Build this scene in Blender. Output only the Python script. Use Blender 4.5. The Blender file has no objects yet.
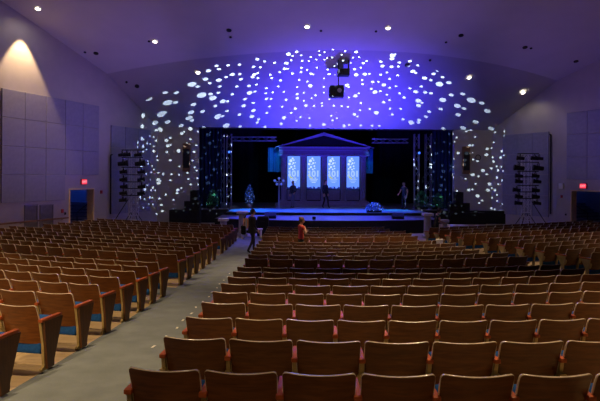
import bpy, bmesh, math, random
from mathutils import Vector, Matrix, Euler
random.seed(7)
S = bpy.context.scene
C = S.collection
PI = math.pi
rad = math.radians

# ------------------------------------------------------------------ camera
CAMZ, F, HZ, ROLL = 2.85, 520.0, 177.0, rad(0.28)
cam_d = bpy.data.cameras.new('camera'); cam = bpy.data.objects.new('camera', cam_d); C.objects.link(cam)
cam_d.sensor_width = 36; cam_d.lens = F * 36 / 600
cam_d.shift_y = -(200.5 - HZ) / 600
cam_d.clip_end = 200
cam.location = (0, 0, CAMZ); cam.rotation_euler = (PI / 2, -ROLL, 0)
S.camera = cam
vs = S.view_settings
vs.view_transform = 'Standard'; vs.look = 'None'; vs.gamma = 1; vs.use_curve_mapping = False; vs.exposure = 0

def ray(px, py):
    a, b = (px - 300) / F, (HZ - py) / F
    c, s = math.cos(ROLL), math.sin(ROLL)
    return Vector((a * c - b * s, 1, b * c + a * s))
def at(px, py, Y):                       # world point seen at a pixel, at depth Y
    d = ray(px, py); return Vector((d.x * Y, Y, CAMZ + d.z * Y))
def on_wall(P, D, px, py=177):           # point of a vertical wall seen at a pixel: (t along wall, z)
    d = ray(px, py)
    # P + t D = k d.xy
    det = D[0] * (-d.y) - (-d.x) * D[1]
    t = ((-P[0]) * (-d.y) - (-d.x) * (-P[1])) / det
    k = P[1] + t * D[1]
    return t, CAMZ + d.z * k
def proj_x(X, Y): return 300 + F * X / Y

# ------------------------------------------------------------------ materials
def new_mat(name):
    m = bpy.data.materials.new(name); m.use_nodes = True
    return m, m.node_tree.nodes, m.node_tree.links, m.node_tree.nodes['Principled BSDF']
def mat(name, col, rough=0.6, metal=0.0, var=0.15, scale=8.0, spec=0.5, bump=0.0, coat=0.0, sheen=0.0):
    m, n, l, p = new_mat(name)
    p.inputs['Roughness'].default_value = rough; p.inputs['Metallic'].default_value = metal
    p.inputs['Specular IOR Level'].default_value = spec
    p.inputs['Coat Weight'].default_value = coat
    p.inputs['Sheen Weight'].default_value = sheen
    tc = n.new('ShaderNodeTexCoord'); no = n.new('ShaderNodeTexNoise'); no.inputs['Scale'].default_value = scale; no.inputs['Detail'].default_value = 4
    l.new(tc.outputs['Object'], no.inputs['Vector'])
    r = n.new('ShaderNodeValToRGB'); a = [c * (1 - var) for c in col]; b = [min(1, c * (1 + var)) for c in col]
    r.color_ramp.elements[0].position = .3; r.color_ramp.elements[1].position = .7
    r.color_ramp.elements[0].color = (*a, 1); r.color_ramp.elements[1].color = (*b, 1)
    l.new(no.outputs['Fac'], r.inputs['Fac']); l.new(r.outputs['Color'], p.inputs['Base Color'])
    if bump:
        bu = n.new('ShaderNodeBump'); bu.inputs['Strength'].default_value = bump; bu.inputs['Distance'].default_value = .01
        n2 = n.new('ShaderNodeTexNoise'); n2.inputs['Scale'].default_value = scale * 12; l.new(tc.outputs['Object'], n2.inputs['Vector'])
        l.new(n2.outputs['Fac'], bu.inputs['Height']); l.new(bu.outputs['Normal'], p.inputs['Normal'])
    return m
def wood(name, c0, c1, rough=0.35, scale=(3, 3, 30), coat=0.3, rot=False):
    m, n, l, p = new_mat(name)
    p.inputs['Roughness'].default_value = rough; p.inputs['Coat Weight'].default_value = coat; p.inputs['Coat Roughness'].default_value = .25; p.inputs['Specular IOR Level'].default_value = .25
    tc = n.new('ShaderNodeTexCoord'); mp = n.new('ShaderNodeMapping'); mp.inputs['Scale'].default_value = scale
    oi = n.new('ShaderNodeObjectInfo'); va = n.new('ShaderNodeVectorMath'); va.operation = 'ADD'
    mu = n.new('ShaderNodeMath'); mu.operation = 'MULTIPLY'; mu.inputs[1].default_value = 40
    l.new(oi.outputs['Random'], mu.inputs[0]); l.new(tc.outputs['Object'], va.inputs[0]); l.new(mu.outputs[0], va.inputs[1])
    l.new(va.outputs[0], mp.inputs['Vector'])
    no = n.new('ShaderNodeTexNoise'); no.inputs['Scale'].default_value = 1.6; no.inputs['Detail'].default_value = 6; no.inputs['Distortion'].default_value = .6
    l.new(mp.outputs[0], no.inputs['Vector'])
    r = n.new('ShaderNodeValToRGB'); r.color_ramp.elements[0].position = .3; r.color_ramp.elements[1].position = .72
    r.color_ramp.elements[0].color = (*c0, 1); r.color_ramp.elements[1].color = (*c1, 1)
    l.new(no.outputs['Fac'], r.inputs['Fac'])
    h = n.new('ShaderNodeHueSaturation')
    m2 = n.new('ShaderNodeMapRange'); m2.inputs['To Min'].default_value = .82; m2.inputs['To Max'].default_value = 1.18
    l.new(oi.outputs['Random'], m2.inputs['Value']); l.new(m2.outputs[0], h.inputs['Value']); l.new(r.outputs['Color'], h.inputs['Color'])
    l.new(h.outputs['Color'], p.inputs['Base Color'])
    return m
def emit(name, col, strength):
    m, n, l, p = new_mat(name)
    p.inputs['Base Color'].default_value = (*[c * .5 for c in col], 1)
    p.inputs['Emission Color'].default_value = (*col, 1); p.inputs['Emission Strength'].default_value = strength
    return m

M = {}
M['veneer'] = wood('walnut_veneer', (.082, .024, .0045), (.155, .050, .0095), .34, (3, 3, 22), .08)
M['edge'] = mat('plywood_edge_highlight', (.68, .56, .42), .2, 0, .2, 20, .9, 0, .6)  # plywood edge, its glossy highlight painted into the pale base colour
M['arm'] = wood('armrest_wood', (.27, .055, .014), (.37, .085, .024), .4, (20, 3, 20), .2)
M['panel'] = wood('end_panel_wood', (.065, .025, .009), (.11, .042, .015), .4, (12, 30, 2.5), .15)
M['iron'] = mat('tan_cast_iron', (.36, .27, .11), .45, .2, .15, 14)
M['blue'] = mat('blue_upholstery', (.012, .075, .27), .85, 0, .18, 40, .2, .3)
M['wall'] = mat('painted_wall', (.46, .43, .40), .85, 0, .04, 2, .2)
M['wallend'] = mat('painted_plaster', (.44, .41, .38), .85, 0, .04, 2, .2)
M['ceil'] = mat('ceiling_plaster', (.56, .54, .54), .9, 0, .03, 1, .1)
M['ceilfront'] = mat('front_ceiling_painted_shade', (.44, .42, .43), .9, 0, .03, 1, .1)  # ceiling plaster with shade put into a darker base colour
M['acoustic'] = mat('acoustic_fabric', (.30, .30, .36), .95, 0, .07, 6, .1, .15)
M['black'] = mat('black_paint', (.012, .012, .014), .6, 0, .2, 6, .3)
M['blackmetal'] = mat('black_metal', (.02, .02, .022), .4, .6, .2, 10)
M['velour'] = mat('black_velour', (.012, .012, .016), .95, 0, .3, 20, .1)
M['blueleg'] = mat('navy_velour', (.014, .022, .055), .9, 0, .3, 20, .1)
M['alu'] = mat('aluminium_truss', (.62, .62, .64), .4, .35, .1, 15)
M['steel'] = mat('grey_steel', (.35, .35, .36), .45, .7, .1, 15)
M['stone'] = mat('grey_faux_stone', (.42, .40, .40), .8, 0, .12, 12, .2, .2)
M['cap'] = mat('white_cap', (.75, .72, .68), .7, 0, .08, 10)
M['entab'] = mat('set_dark_plaster', (.17, .12, .20), .8, 0, .12, 9, .2, .2)
M['recess'] = mat('set_recess_painted_shade', (.035, .032, .055), .85, 0, .12, 9)  # dark base colour stands in for shade behind the columns
M['set'] = mat('set_plaster', (.25, .22, .31), .8, 0, .12, 9, .2, .2)
M['stage'] = mat('stage_floor_paint', (.17, .17, .19), .35, 0, .2, 3)
M['drape'] = mat('turquoise_drape', (.06, .30, .50), .9, 0, .15, 12, .1)
M['carpet'] = mat('grey_carpet', (.17, .20, .212), .97, 0, .12, 3, .1, .5)
M['metalwhite'] = mat('white_enamel', (.7, .7, .7), .5, 0, .05, 6)
M['redbox'] = mat('red_enamel', (.45, .03, .03), .4, 0, .1, 9)
M['jamb'] = mat('cream_door_jamb', (.72, .54, .27), .6, 0, .08, 6)
M['skirt'] = mat('brown_baseboard', (.16, .09, .05), .5, 0, .15, 9)
M['ventm'] = mat('grey_vent_metal', (.22, .21, .21), .5, .4, .1, 9)
M['brown'] = mat('brown_cabinet', (.20, .10, .05), .5, 0, .15, 9)
M['skin'] = mat('skin', (.62, .36, .25), .55, 0, .06, 12, .4)
M['hairdark'] = mat('dark_hair', (.03, .02, .015), .5, 0, .3, 40)
M['hairfair'] = mat('light_brown_hair', (.15, .075, .035), .5, 0, .3, 40)
M['suit'] = mat('black_suit_cloth', (.018, .017, .02), .8, 0, .15, 30)
M['shirtdark'] = mat('dark_shirt_cloth', (.03, .03, .045), .85, 0, .15, 30)
M['red'] = mat('red_shirt_cloth', (.48, .04, .035), .8, 0, .15, 30)
M['greytr'] = mat('grey_trouser_cloth', (.16, .16, .2), .8, 0, .1, 30)
M['shoe'] = mat('black_shoe', (.01, .01, .01), .4, 0, .1, 30)
M['shirtw'] = mat('pink_brown_shirt', (.25, .14, .12), .8, 0, .1, 30)
M['orange'] = mat('orange_vest_cloth', (.92, .46, .22), .7, 0, .1, 20)
M['eye'] = mat('eye_dark', (.02, .02, .02), .2, 0, 0, 5)
M['leafblue'] = mat('blue_tinsel_leaf', (.03, .06, .14), .6, 0, .3, 30)
M['leafdark'] = mat('dark_green_leaf', (.02, .07, .03), .6, 0, .3, 30)
M['leafgreen'] = mat('green_leaf', (.03, .20, .07), .6, 0, .3, 30)
M['tape'] = mat('white_tape', (.75, .74, .66), .6, 0, .05, 30)
M['lit'] = emit('lit_lamp', (1, .88, .68), 14)
M['litblue'] = emit('lit_blue_bulb', (.05, .16, 1), 2.2)
M['litwhite'] = emit('lit_white_bulb', (.4, .6, 1), 2.5)
M['litglobe'] = emit('lamp_globe', (.22, .35, 1), .25)
M['exit'] = emit('exit_sign_red', (1, .05, .09), 1.1)
M['exittext'] = emit('exit_sign_letters', (1, .42, .45), 1.3)
M['screen'] = emit('projected_screen', (.11, .24, .92), 1.35)
M['scr_text'] = emit('projected_numerals', (.40, .58, .80), 1.0)
M['scr_yellow'] = emit('projected_yellow', (.42, .52, .22), 1.0)
M['scr_white'] = emit('projected_white', (.62, .80, 1), 1.0)
M['scr_dark'] = emit('projected_dark', (.02, .03, .30), .5)
M['windowblue'] = emit('blue_window_light', (.01, .06, .9), .8)
M['stair'] = mat('stair_concrete', (.35, .36, .40), .8, 0, .08, 9)

# plank floor
m, n, l, p = new_mat('tan_wood_floor')
p.inputs['Roughness'].default_value = .38
tc = n.new('ShaderNodeTexCoord'); mp = n.new('ShaderNodeMapping'); mp.inputs['Scale'].default_value = (1, 1, 1); mp.inputs['Rotation'].default_value = (0, 0, 0)
br = n.new('ShaderNodeTexBrick'); br.inputs['Scale'].default_value = 1.0
br.inputs['Brick Width'].default_value = 1.4; br.inputs['Row Height'].default_value = .14; br.inputs['Mortar Size'].default_value = .003
br.inputs['Color1'].default_value = (.56, .43, .26, 1); br.inputs['Color2'].default_value = (.48, .36, .20, 1); br.inputs['Mortar'].default_value = (.2, .12, .05, 1)
l.new(tc.outputs['Object'], mp.inputs['Vector']); l.new(mp.outputs[0], br.inputs['Vector']); l.new(br.outputs['Color'], p.inputs['Base Color'])
M['plank'] = m

# ------------------------------------------------------------------ mesh helpers
class MB:
    def __init__(s): s.bm = bmesh.new()
    def box(s, c, d, rot=None, bevel=0, seg=2):
        r = bmesh.ops.create_cube(s.bm, size=1); vv = r['verts']
        bmesh.ops.scale(s.bm, vec=d, verts=vv)
        if bevel:
            ee = list({e for v in vv for e in v.link_edges})
            q = bmesh.ops.bevel(s.bm, geom=ee, offset=bevel, segments=seg, affect='EDGES', profile=.6); vv = list({v for f in q['faces'] for v in f.verts} | {v for v in vv if v.is_valid})
        if rot is not None:
            bmesh.ops.rotate(s.bm, cent=(0, 0, 0), matrix=rot, verts=vv)
        bmesh.ops.translate(s.bm, vec=c, verts=vv); return s
    def cyl(s, p0, p1, r0, r1=None, n=12):
        p0, p1 = Vector(p0), Vector(p1); r1 = r0 if r1 is None else r1
        d = p1 - p0; L = d.length
        r = bmesh.ops.create_cone(s.bm, cap_ends=True, segments=n, radius1=r0, radius2=max(r1, 1e-5), depth=L)
        q = d.to_track_quat('Z', 'Y').to_matrix().to_4x4()
        bmesh.ops.transform(s.bm, matrix=Matrix.Translation((p0 + p1) / 2) @ q, verts=r['verts']); return s
    def sph(s, c, r, sc=(1, 1, 1), n=14):
        q = bmesh.ops.create_uvsphere(s.bm, u_segments=n, v_segments=max(6, n * 2 // 3), radius=r)
        bmesh.ops.scale(s.bm, vec=sc, verts=q['verts']); bmesh.ops.translate(s.bm, vec=c, verts=q['verts']); return s
    def lathe(s, prof, c=(0, 0, 0), n=24, ring=False):
        rings = []
        for r, z in prof:
            rings.append([s.bm.verts.new((c[0] + r * math.cos(2 * PI * k / n), c[1] + r * math.sin(2 * PI * k / n), c[2] + z)) for k in range(n)])
        for a, b in zip(rings, rings[1:]):
            for k in range(n): s.bm.faces.new((a[k], a[(k + 1) % n], b[(k + 1) % n], b[k]))
        if ring:
            for k in range(n): s.bm.faces.new((rings[-1][k], rings[-1][(k + 1) % n], rings[0][(k + 1) % n], rings[0][k]))
        else: s.bm.faces.new(rings[0][::-1]); s.bm.faces.new(rings[-1])
        return s
    def prism(s, pts, vec):              # planar 3-D polygon extruded by vec
        a = [s.bm.verts.new(p) for p in pts]; b = [s.bm.verts.new(Vector(p) + Vector(vec)) for p in pts]
        s.bm.faces.new(a); s.bm.faces.new(b[::-1]); k = len(a)
        for i in range(k): s.bm.faces.new((a[i], b[i], b[(i + 1) % k], a[(i + 1) % k]))
        return s
    def grid(s, fn, nu, nv):
        g = [[s.bm.verts.new(fn(i / nu, j / nv)) for j in range(nv + 1)] for i in range(nu + 1)]
        for i in range(nu):
            for j in range(nv): s.bm.faces.new((g[i][j], g[i + 1][j], g[i + 1][j + 1], g[i][j + 1]))
        return s
    def slab(s, fa, fb, us, vs_):        # closed slab between two grids
        def mk(fn): return [[s.bm.verts.new(fn(u, v)) for v in vs_] for u in us]
        A, B = mk(fa), mk(fb); nu, nv = len(us), len(vs_)
        for i in range(nu - 1):
            for j in range(nv - 1):
                s.bm.faces.new((A[i][j], A[i + 1][j], A[i + 1][j + 1], A[i][j + 1])); s.bm.faces.new((B[i][j], B[i][j + 1], B[i + 1][j + 1], B[i + 1][j]))
        for i in range(nu - 1):
            s.bm.faces.new((A[i][0], B[i][0], B[i + 1][0], A[i + 1][0])); s.bm.faces.new((A[i][-1], A[i + 1][-1], B[i + 1][-1], B[i][-1]))
        for j in range(nv - 1):
            s.bm.faces.new((A[0][j], A[0][j + 1], B[0][j + 1], B[0][j])); s.bm.faces.new((A[-1][j], B[-1][j], B[-1][j + 1], A[-1][j + 1]))
        return s
    def tube(s, pts, r, n=8):
        for a, b in zip(pts, pts[1:]): s.cyl(a, b, r, r, n)
        for q in pts[1:-1]: s.sph(q, r, n=n)
        return s
    def build(s, name, m, parent=None, loc=(0, 0, 0), smooth=False):
        bmesh.ops.recalc_face_normals(s.bm, faces=s.bm.faces[:])
        me = bpy.data.meshes.new(name); s.bm.to_mesh(me); s.bm.free()
        if m: me.materials.append(m)
        if smooth:
            for q in me.polygons: q.use_smooth = True
            me.set_sharp_from_angle(angle=rad(38))
        o = bpy.data.objects.new(name, me); C.objects.link(o); o.location = loc
        if parent: o.parent = parent
        return o

def tag(o, label, cat, group=None, kind=None):
    o['label'] = label; o['category'] = cat
    if group: o['group'] = group
    if kind: o['kind'] = kind
    return o
def thing(name, label, cat, loc=(0, 0, 0), rz=0, group=None):
    o = bpy.data.objects.new(name, None); C.objects.link(o); o.empty_display_size = .1
    o.location = loc; o.rotation_euler = (0, 0, rz); return tag(o, label, cat, group)
def struct(o): o['kind'] = 'structure'; return o
ORD = ['', 'first', 'second', 'third', 'fourth', 'fifth', 'sixth', 'seventh', 'eighth', 'ninth', 'tenth', 'eleventh', 'twelfth',
       'thirteenth', 'fourteenth', 'fifteenth', 'sixteenth', 'seventeenth', 'eighteenth', 'nineteenth', 'twentieth', 'twenty-first', 'twenty-second', 'twenty-third', 'twenty-fourth']

# ------------------------------------------------------------------ hall geometry
PL, DLr = (-10.67, 27.5), (.332, .943)         # side wall line, left
PR, DRr = (14.68, 28.6), (-.429, .903)         # side wall line, right
NL, NR = Vector((.943, -.332, 0)), Vector((-.903, -.429, 0))
CL, CR = Vector((-10.46, 28.1, 0)), Vector((14.40, 29.2, 0))
DL, DR = Vector((-8.8, 32.0, 0)), Vector((12.2, 33.1, 0))
def wallx_l(Y): return PL[0] - .352 * (PL[1] - Y)
def wallx_r(Y): return PR[0] + .475 * (PR[1] - Y)
CX = .9
def sag(X, s):
    Rc = max(8.0, 24 - s); B = .52 * Rc; A = B * .52
    return A * (math.sqrt(1 + ((X - CX) / B) ** 2) - 1)
def dsag(X, s): return (sag(X + .01, s) - sag(X - .01, s)) / .02
def g(s):
    s2 = min(s, 22.1)
    return 1.15 - .104 * s2 + .00235 * s2 * s2 if s2 > 0 else 1.15 - .104 * s2
def floor_z(X, Y):
    s = Y
    for _ in range(12): s = s + .7 * (Y - sag(X, s) - s)
    return g(s)

# floor (raked, curving with the rows)
S0, S1 = -7.0, 33.0
def floor_pt(t, k):
    s = S0 + (S1 - S0) * k
    X = 0
    for _ in range(30):
        Y = min(s + sag(X, s), 40); Yw = min(Y, 33)
        X = .6 * X + .4 * (wallx_l(Yw) + t * (wallx_r(Yw) - wallx_l(Yw)))
    return (X, min(s + sag(X, s), 36), g(s))
struct(MB().grid(floor_pt, 48, 80).build('floor', M['plank'], smooth=True))
def strip(xa, xb, sa, sb, nx, ns, dz=.006):
    def fn(u, v):
        s = sa + (sb - sa) * v; a = xa(s) if callable(xa) else xa; b = xb(s) if callable(xb) else xb
        X = a + (b - a) * u; return (X, s + sag(X, s), g(s) + dz)
    return MB().grid(fn, nx, ns)
def xl_c(s): return -1.155 - .013 * (s - 3.35)            # first seat edge of the centre block
XE = -2.85                                               # edge of the seats across the aisle
struct(strip(XE - .02, lambda s: xl_c(s) - .02, -3, 24, 4, 60).build('floor_carpet_aisle', M['carpet'], smooth=True))
struct(strip(lambda s: 5.45 - .14 * (s - 11), lambda s: 6.9 - .2 * (s - 13.2), -1, 23, 4, 50).build('floor_carpet_far_aisle', M['carpet'], smooth=True))
struct(strip(-12.5, XE - .02, 10.62, 11.55, 20, 3, .005).build('floor_carpet_cross_aisle', M['carpet'], smooth=True))
struct(strip(-10, XE - .02, 16.95, 17.75, 20, 3, .005).build('floor_carpet_second_cross_aisle', M['carpet'], smooth=True))
# white tape marks along the aisle
tm = []
for k in range(14):
    s = 6.75 + k * .56; X = -1.93
    bm_ = MB().box((0, 0, .003), (.03, .11, .004))
    o = bm_.build('tape_mark', M['tape'], None, (X + .012 * ((k * 7) % 5 - 2), s + sag(X, s), g(s) + .008))
    o.rotation_euler = (math.atan(-.1006 + .00447 * s), 0, .12 * ((k * 3) % 4 - 1))
    tag(o, f'small white tape mark on the grey aisle carpet, {ORD[k+1]} counted away from the camera', 'tape mark', 'tape marks down the carpet aisle')

# walls
def wall_piece(mb, P, D, n, t0, t1, z0, z1, th=.3):
    a = Vector((P[0] + D[0] * t0, P[1] + D[1] * t0, z0)); b = Vector((P[0] + D[0] * t1, P[1] + D[1] * t1, z0))
    up = Vector((0, 0, z1 - z0)); mb.prism([a, b, b + up, a + up], -n * th)
dl_n, _ = on_wall(PL, DLr, 69); dl_f, _ = on_wall(PL, DLr, 94)
dr_n, _ = on_wall(PR, DRr, 604); dr_f, _ = on_wall(PR, DRr, 571)
tl_c = (CL.y - PL[1]) / DLr[1]; tr_c = (CR.y - PR[1]) / DRr[1]
HEAD = 2.22
mb = MB(); wall_piece(mb, PL, DLr, NL, -37, dl_n, -.2, 13); wall_piece(mb, PL, DLr, NL, dl_f, tl_c, -.2, 13); wall_piece(mb, PL, DLr, NL, dl_n, dl_f, HEAD, 13)
struct(mb.build('wall_left', M['wall']))
mb = MB(); wall_piece(mb, PR, DRr, NR, -39, dr_n, -.2, 13); wall_piece(mb, PR, DRr, NR, dr_f, tr_c, -.2, 13); wall_piece(mb, PR, DRr, NR, dr_n, dr_f, HEAD, 13)
struct(mb.build('wall_right', M['wall']))
d2l = (DL - CL).normalized(); n2l = Vector((d2l.y, -d2l.x, 0)); d2r = (DR - CR).normalized(); n2r = Vector((-d2r.y, d2r.x, 0))
mb = MB(); wall_piece(mb, CL, d2l, n2l, 0, (DL - CL).length, -.2, 13); struct(mb.build('wall_left_front', M['wall']))
mb = MB(); wall_piece(mb, CR, d2r, n2r, 0, (DR - CR).length, -.2, 13); struct(mb.build('wall_right_front', M['wall']))
dp = (DR - DL).normalized(); npz = Vector((dp.y, -dp.x, 0)); LP = (DR - DL).length
o_l, _ = on_wall(DL, dp, 198.5); o_r, _ = on_wall(DL, dp, 454)
mb = MB(); wall_piece(mb, DL, dp, npz, 0, o_l, -.2, 7); struct(mb.build('wall_proscenium_left', M['wallend']))
mb = MB(); wall_piece(mb, DL, dp, npz, o_r, LP, -.2, 7); struct(mb.build('wall_proscenium_right', M['wallend']))
PHEAD = CAMZ + 3.02
mb = MB(); wall_piece(mb, DL, dp, npz, o_l, o_r, PHEAD - .02, 7); struct(mb.build('wall_proscenium_head', M['black']))
struct(MB().box((1.5, -7.2, 5), (56, .3, 16)).build('wall_back', M['wall']))
# ceilings
def ceil_rel(X, Y):
    z = 13.96 + .011 * (X + 10.4) - .3 * max(Y, 19.5); return CAMZ + z
def edge_pt(t):                           # curved front edge of the house ceiling, seen from below
    X = CL.x - .6 + (CR.x - CL.x + 1.2) * t; q = X - 2.0
    Y = 25.9 + (2.2 if q < 0 else 3.3) * (q / 12.45) ** 2
    return Vector((X, Y, ceil_rel(X, Y)))
def c1(u, v):
    e = edge_pt(u); Y = e.y * v + (-7.4) * (1 - v)
    if v < 1:
        Yb = [-7.4, 6, 19.5, 22, 24][min(4, int(v * 5 + 1e-6))]; Y = min(Yb, e.y)
    half = max(0, e.y - Y) * .45 + (1 if v < 1 else 0)
    X = e.x + (e.x - 2) * (half / 13)
    return (X, Y, ceil_rel(min(max(X, -11), 15), Y))
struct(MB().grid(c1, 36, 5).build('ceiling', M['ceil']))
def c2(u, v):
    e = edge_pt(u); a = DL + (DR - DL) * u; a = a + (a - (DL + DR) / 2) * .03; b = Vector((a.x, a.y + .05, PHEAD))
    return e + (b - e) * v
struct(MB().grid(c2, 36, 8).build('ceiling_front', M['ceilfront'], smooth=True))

# stage house
STZ, LOZ = .83, .68
def st_wall(name, c, d): struct(MB().box(c, d).build(name, M['black']))
st_wall('wall_stage_back', (2, 42, 4), (30, .3, 9)); st_wall('wall_stage_left', (-11.5, 37.3, 4), (.3, 9.2, 9)); st_wall('wall_stage_right', (15.5, 37.6, 4), (.3, 8.8, 9))
st_wall('ceiling_stage', (2, 37.4, 8.5), (28, 9.4, .2))
struct(MB().box((2, 37.0, STZ / 2), (26, 9.6, STZ - .001)).build('floor_stage', M['stage']))
struct(MB().box((1.6, 30.9, STZ / 2), (11.6, 2.7, STZ - .001)).build('floor_stage_front', M['stage']))
struct(MB().box((1.6, 29.53, (STZ + LOZ) / 2 - .01), (11.62, .02, STZ - LOZ - .005)).build('trim_1', M['black']))
struct(MB().box((2, 32.18, STZ / 2 - .01), (26, .02, STZ - .02)).build('trim_2', M['black']))
struct(MB().box((-4.215, 30.9, STZ / 2 - .01), (.02, 2.7, STZ - .02)).box((7.415, 30.9, STZ / 2 - .01), (.02, 2.7, STZ - .02)).build('trim_3', M['black']))
# lower apron with rounded front
def apron(z0, z1, yf, xa, xb, bow):
    pts = [(xa, 29.6, z0)]
    for k in range(25):
        u = k / 24; X = xa + (xb - xa) * u; pts.append((X, yf + bow * (2 * u - 1) ** 2, z0))
    pts.append((xb, 29.6, z0))
    return MB().prism(pts, (0, 0, z1 - z0))
struct(apron(0, LOZ, 25.9, -4.4, 7.2, 1.1).build('floor_stage_apron', M['stage']))
struct(apron(0, LOZ - .012, 25.88, -4.42, 7.22, 1.1).build('trim_4', M['black']))

# ------------------------------------------------------------------ auditorium seats
def make_parts(w):
    hw = (w - .036) / 2
    us = [-1, -.985, -.955, -.9, -.75, -.5, -.25, 0, .25, .5, .75, .9, .955, .985, 1]
    def ztop(u):
        d = max(0, abs(u) * hw - (hw - .03)); return .738 + .014 * u * u - (.03 - math.sqrt(max(0, .03 ** 2 - d * d)))
    def zbot(u):
        d = max(0, abs(u) * hw - (hw - .04)); return .285 + (.04 - math.sqrt(max(0, .04 ** 2 - d * d)))
    def yb(u, z): return (.755 - z) * .27 + .035 * u * u - .02 * max(0, (z - .55) / .2) ** 2
    def pos(u, v, off=0):
        z = zbot(u) + (ztop(u) - zbot(u)) * v; taper = 1 - .035 * (1 - v)
        return Vector((u * hw * taper, yb(u, z) + off, z))
    vsl = [0, .15, .35, .55, .75, .9, 1]
    back = MB().slab(lambda u, v: pos(u, v), lambda u, v: pos(u, v, .016), us, vsl)
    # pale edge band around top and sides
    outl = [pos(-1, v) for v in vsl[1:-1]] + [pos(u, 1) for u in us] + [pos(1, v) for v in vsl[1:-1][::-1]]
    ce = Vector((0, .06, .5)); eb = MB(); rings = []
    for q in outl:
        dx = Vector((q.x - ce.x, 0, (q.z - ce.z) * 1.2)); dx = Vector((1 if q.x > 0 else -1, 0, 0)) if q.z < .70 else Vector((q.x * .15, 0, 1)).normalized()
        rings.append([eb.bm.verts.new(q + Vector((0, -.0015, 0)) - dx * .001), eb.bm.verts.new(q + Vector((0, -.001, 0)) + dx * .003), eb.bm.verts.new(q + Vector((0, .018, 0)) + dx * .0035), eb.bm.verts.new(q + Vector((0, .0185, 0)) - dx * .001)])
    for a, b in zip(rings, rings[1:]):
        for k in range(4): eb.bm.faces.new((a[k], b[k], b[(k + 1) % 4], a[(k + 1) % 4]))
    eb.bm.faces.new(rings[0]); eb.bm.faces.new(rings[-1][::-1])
    # blue pad on the front of the back
    us2 = [-1, -.93, -.7, -.3, 0, .3, .7, .93, 1]; v2 = [0, .08, .3, .6, .92, 1]
    def pad(u, v, off):
        z = .34 + .37 * v; return Vector((u * (hw - .02), yb(u, z) + off, z))
    bp = MB().slab(lambda u, v: pad(u, v, .0165), lambda u, v: pad(u, v, .024 + .03 * min(1, (1 - u * u) * 6) * min(1, 4 * v * (1 - v) * 2.5)), us2, v2)
    # tipped-up seat cushion
    L, T = .43, .12; ang = rad(66)
    def cush(u, v, side):
        ex = min(1, (1 - abs(u)) * 9) ** .5; ev = min(1, 4.6 * v * (1 - v) * 1.2) ** .5
        ly = (v - .5) * L; lz = side * T / 2 * (.35 + .65 * ex * ev)
        x = u * (hw - .025) * (.93 + .07 * ev)
        ca, sa = math.cos(ang), math.sin(ang)
        return Vector((x, .245 + ly * ca + lz * sa, .365 + ly * sa - lz * ca))
    u3 = [-1, -.97, -.9, -.6, -.2, .2, .6, .9, .97, 1]; v3 = [0, .03, .1, .25, .5, .75, .9, .97, 1]
    sc_ = MB().slab(lambda u, v: cush(u, v, -1), lambda u, v: cush(u, v, 1), u3, v3)
    def standard(x, hexa=True):
        pts = [(.09, 0), (.27, 0), (.27, .02), (.21, .05), (.20, .30), (.35, .553), (.07, .553), (.115, .30), (.13, .05), (.09, .02)]
        mb = MB().prism([(x - .016, a, b) for a, b in pts], (.032, 0, 0))
        hx = [(-.024, .46), (.024, .46), (.042, .43), (.042, .36), (.024, .33), (-.024, .33), (-.042, .36), (-.042, .43)]
        if hexa: mb.prism([(x + a, .05 + (.46 - b) * .25, b) for a, b in hx], (0, .05, 0))
        return mb
    def arm(x):
        return MB().box((x, .215, .572), (.056, .34, .036), bevel=.01)
    def endpanel(x):
        pts = [(.145, .015), (.255, .015), (.26, .1), (.405, .553), (.085, .553), (.135, .1)]
        return MB().prism([(x, a, b) for a, b in pts], (.028, 0, 0))
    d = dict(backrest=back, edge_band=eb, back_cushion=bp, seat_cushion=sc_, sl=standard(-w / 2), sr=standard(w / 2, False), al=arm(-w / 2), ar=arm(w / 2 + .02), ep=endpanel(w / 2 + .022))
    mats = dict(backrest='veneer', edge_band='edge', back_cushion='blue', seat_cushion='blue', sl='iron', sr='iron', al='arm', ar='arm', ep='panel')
    out = {}
    for k, mb_ in d.items():
        bmesh.ops.recalc_face_normals(mb_.bm, faces=mb_.bm.faces[:])
        me = bpy.data.meshes.new('seat_' + k); mb_.bm.to_mesh(me); mb_.bm.free(); me.materials.append(M[mats[k]])
        for q in me.polygons: q.use_smooth = True
        me.set_sharp_from_angle(angle=rad(35 if k != 'edge_band' else 120)); out[k] = me
    return out
PARTS = {.515: make_parts(.515), .565: make_parts(.565)}

def link_obj(name, me, parent):
    o = bpy.data.objects.new(name, me); C.objects.link(o); o.parent = parent; return o
def make_seat(w, variant):               # variant: 'mid', 'rightend' (wood panel), 'farend' (plain right standard)
    P_ = PARTS[w]
    r = bpy.data.objects.new('auditorium_seat', None); C.objects.link(r); r.empty_display_size = .1
    b = link_obj('backrest', P_['backrest'], r); link_obj('edge_band', P_['edge_band'], b)['label'] = 'pale plywood edge with painted-in highlight'
    link_obj('back_cushion', P_['back_cushion'], r); link_obj('seat_cushion', P_['seat_cushion'], r)['label'] = 'blue tipped-up seat cushion'
    link_obj('standard', P_['sl'], r); link_obj('armrest', P_['al'], r)
    if variant != 'mid':
        link_obj('standard', P_['sr'], r); link_obj('armrest', P_['ar'], r)
    if variant == 'rightend': link_obj('end_panel', P_['ep'], r)
    return r
protos, used = {}, set()
def copy_tree(o, parent=None):
    c = o.copy(); C.objects.link(c)
    if parent: c.parent = parent
    for ch in list(o.children): copy_tree(ch, c)
    return c
def seat(w, variant):
    k = (w, variant)
    if k not in protos: protos[k] = make_seat(w, variant); return protos[k]
    return copy_tree(protos[k])

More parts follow.
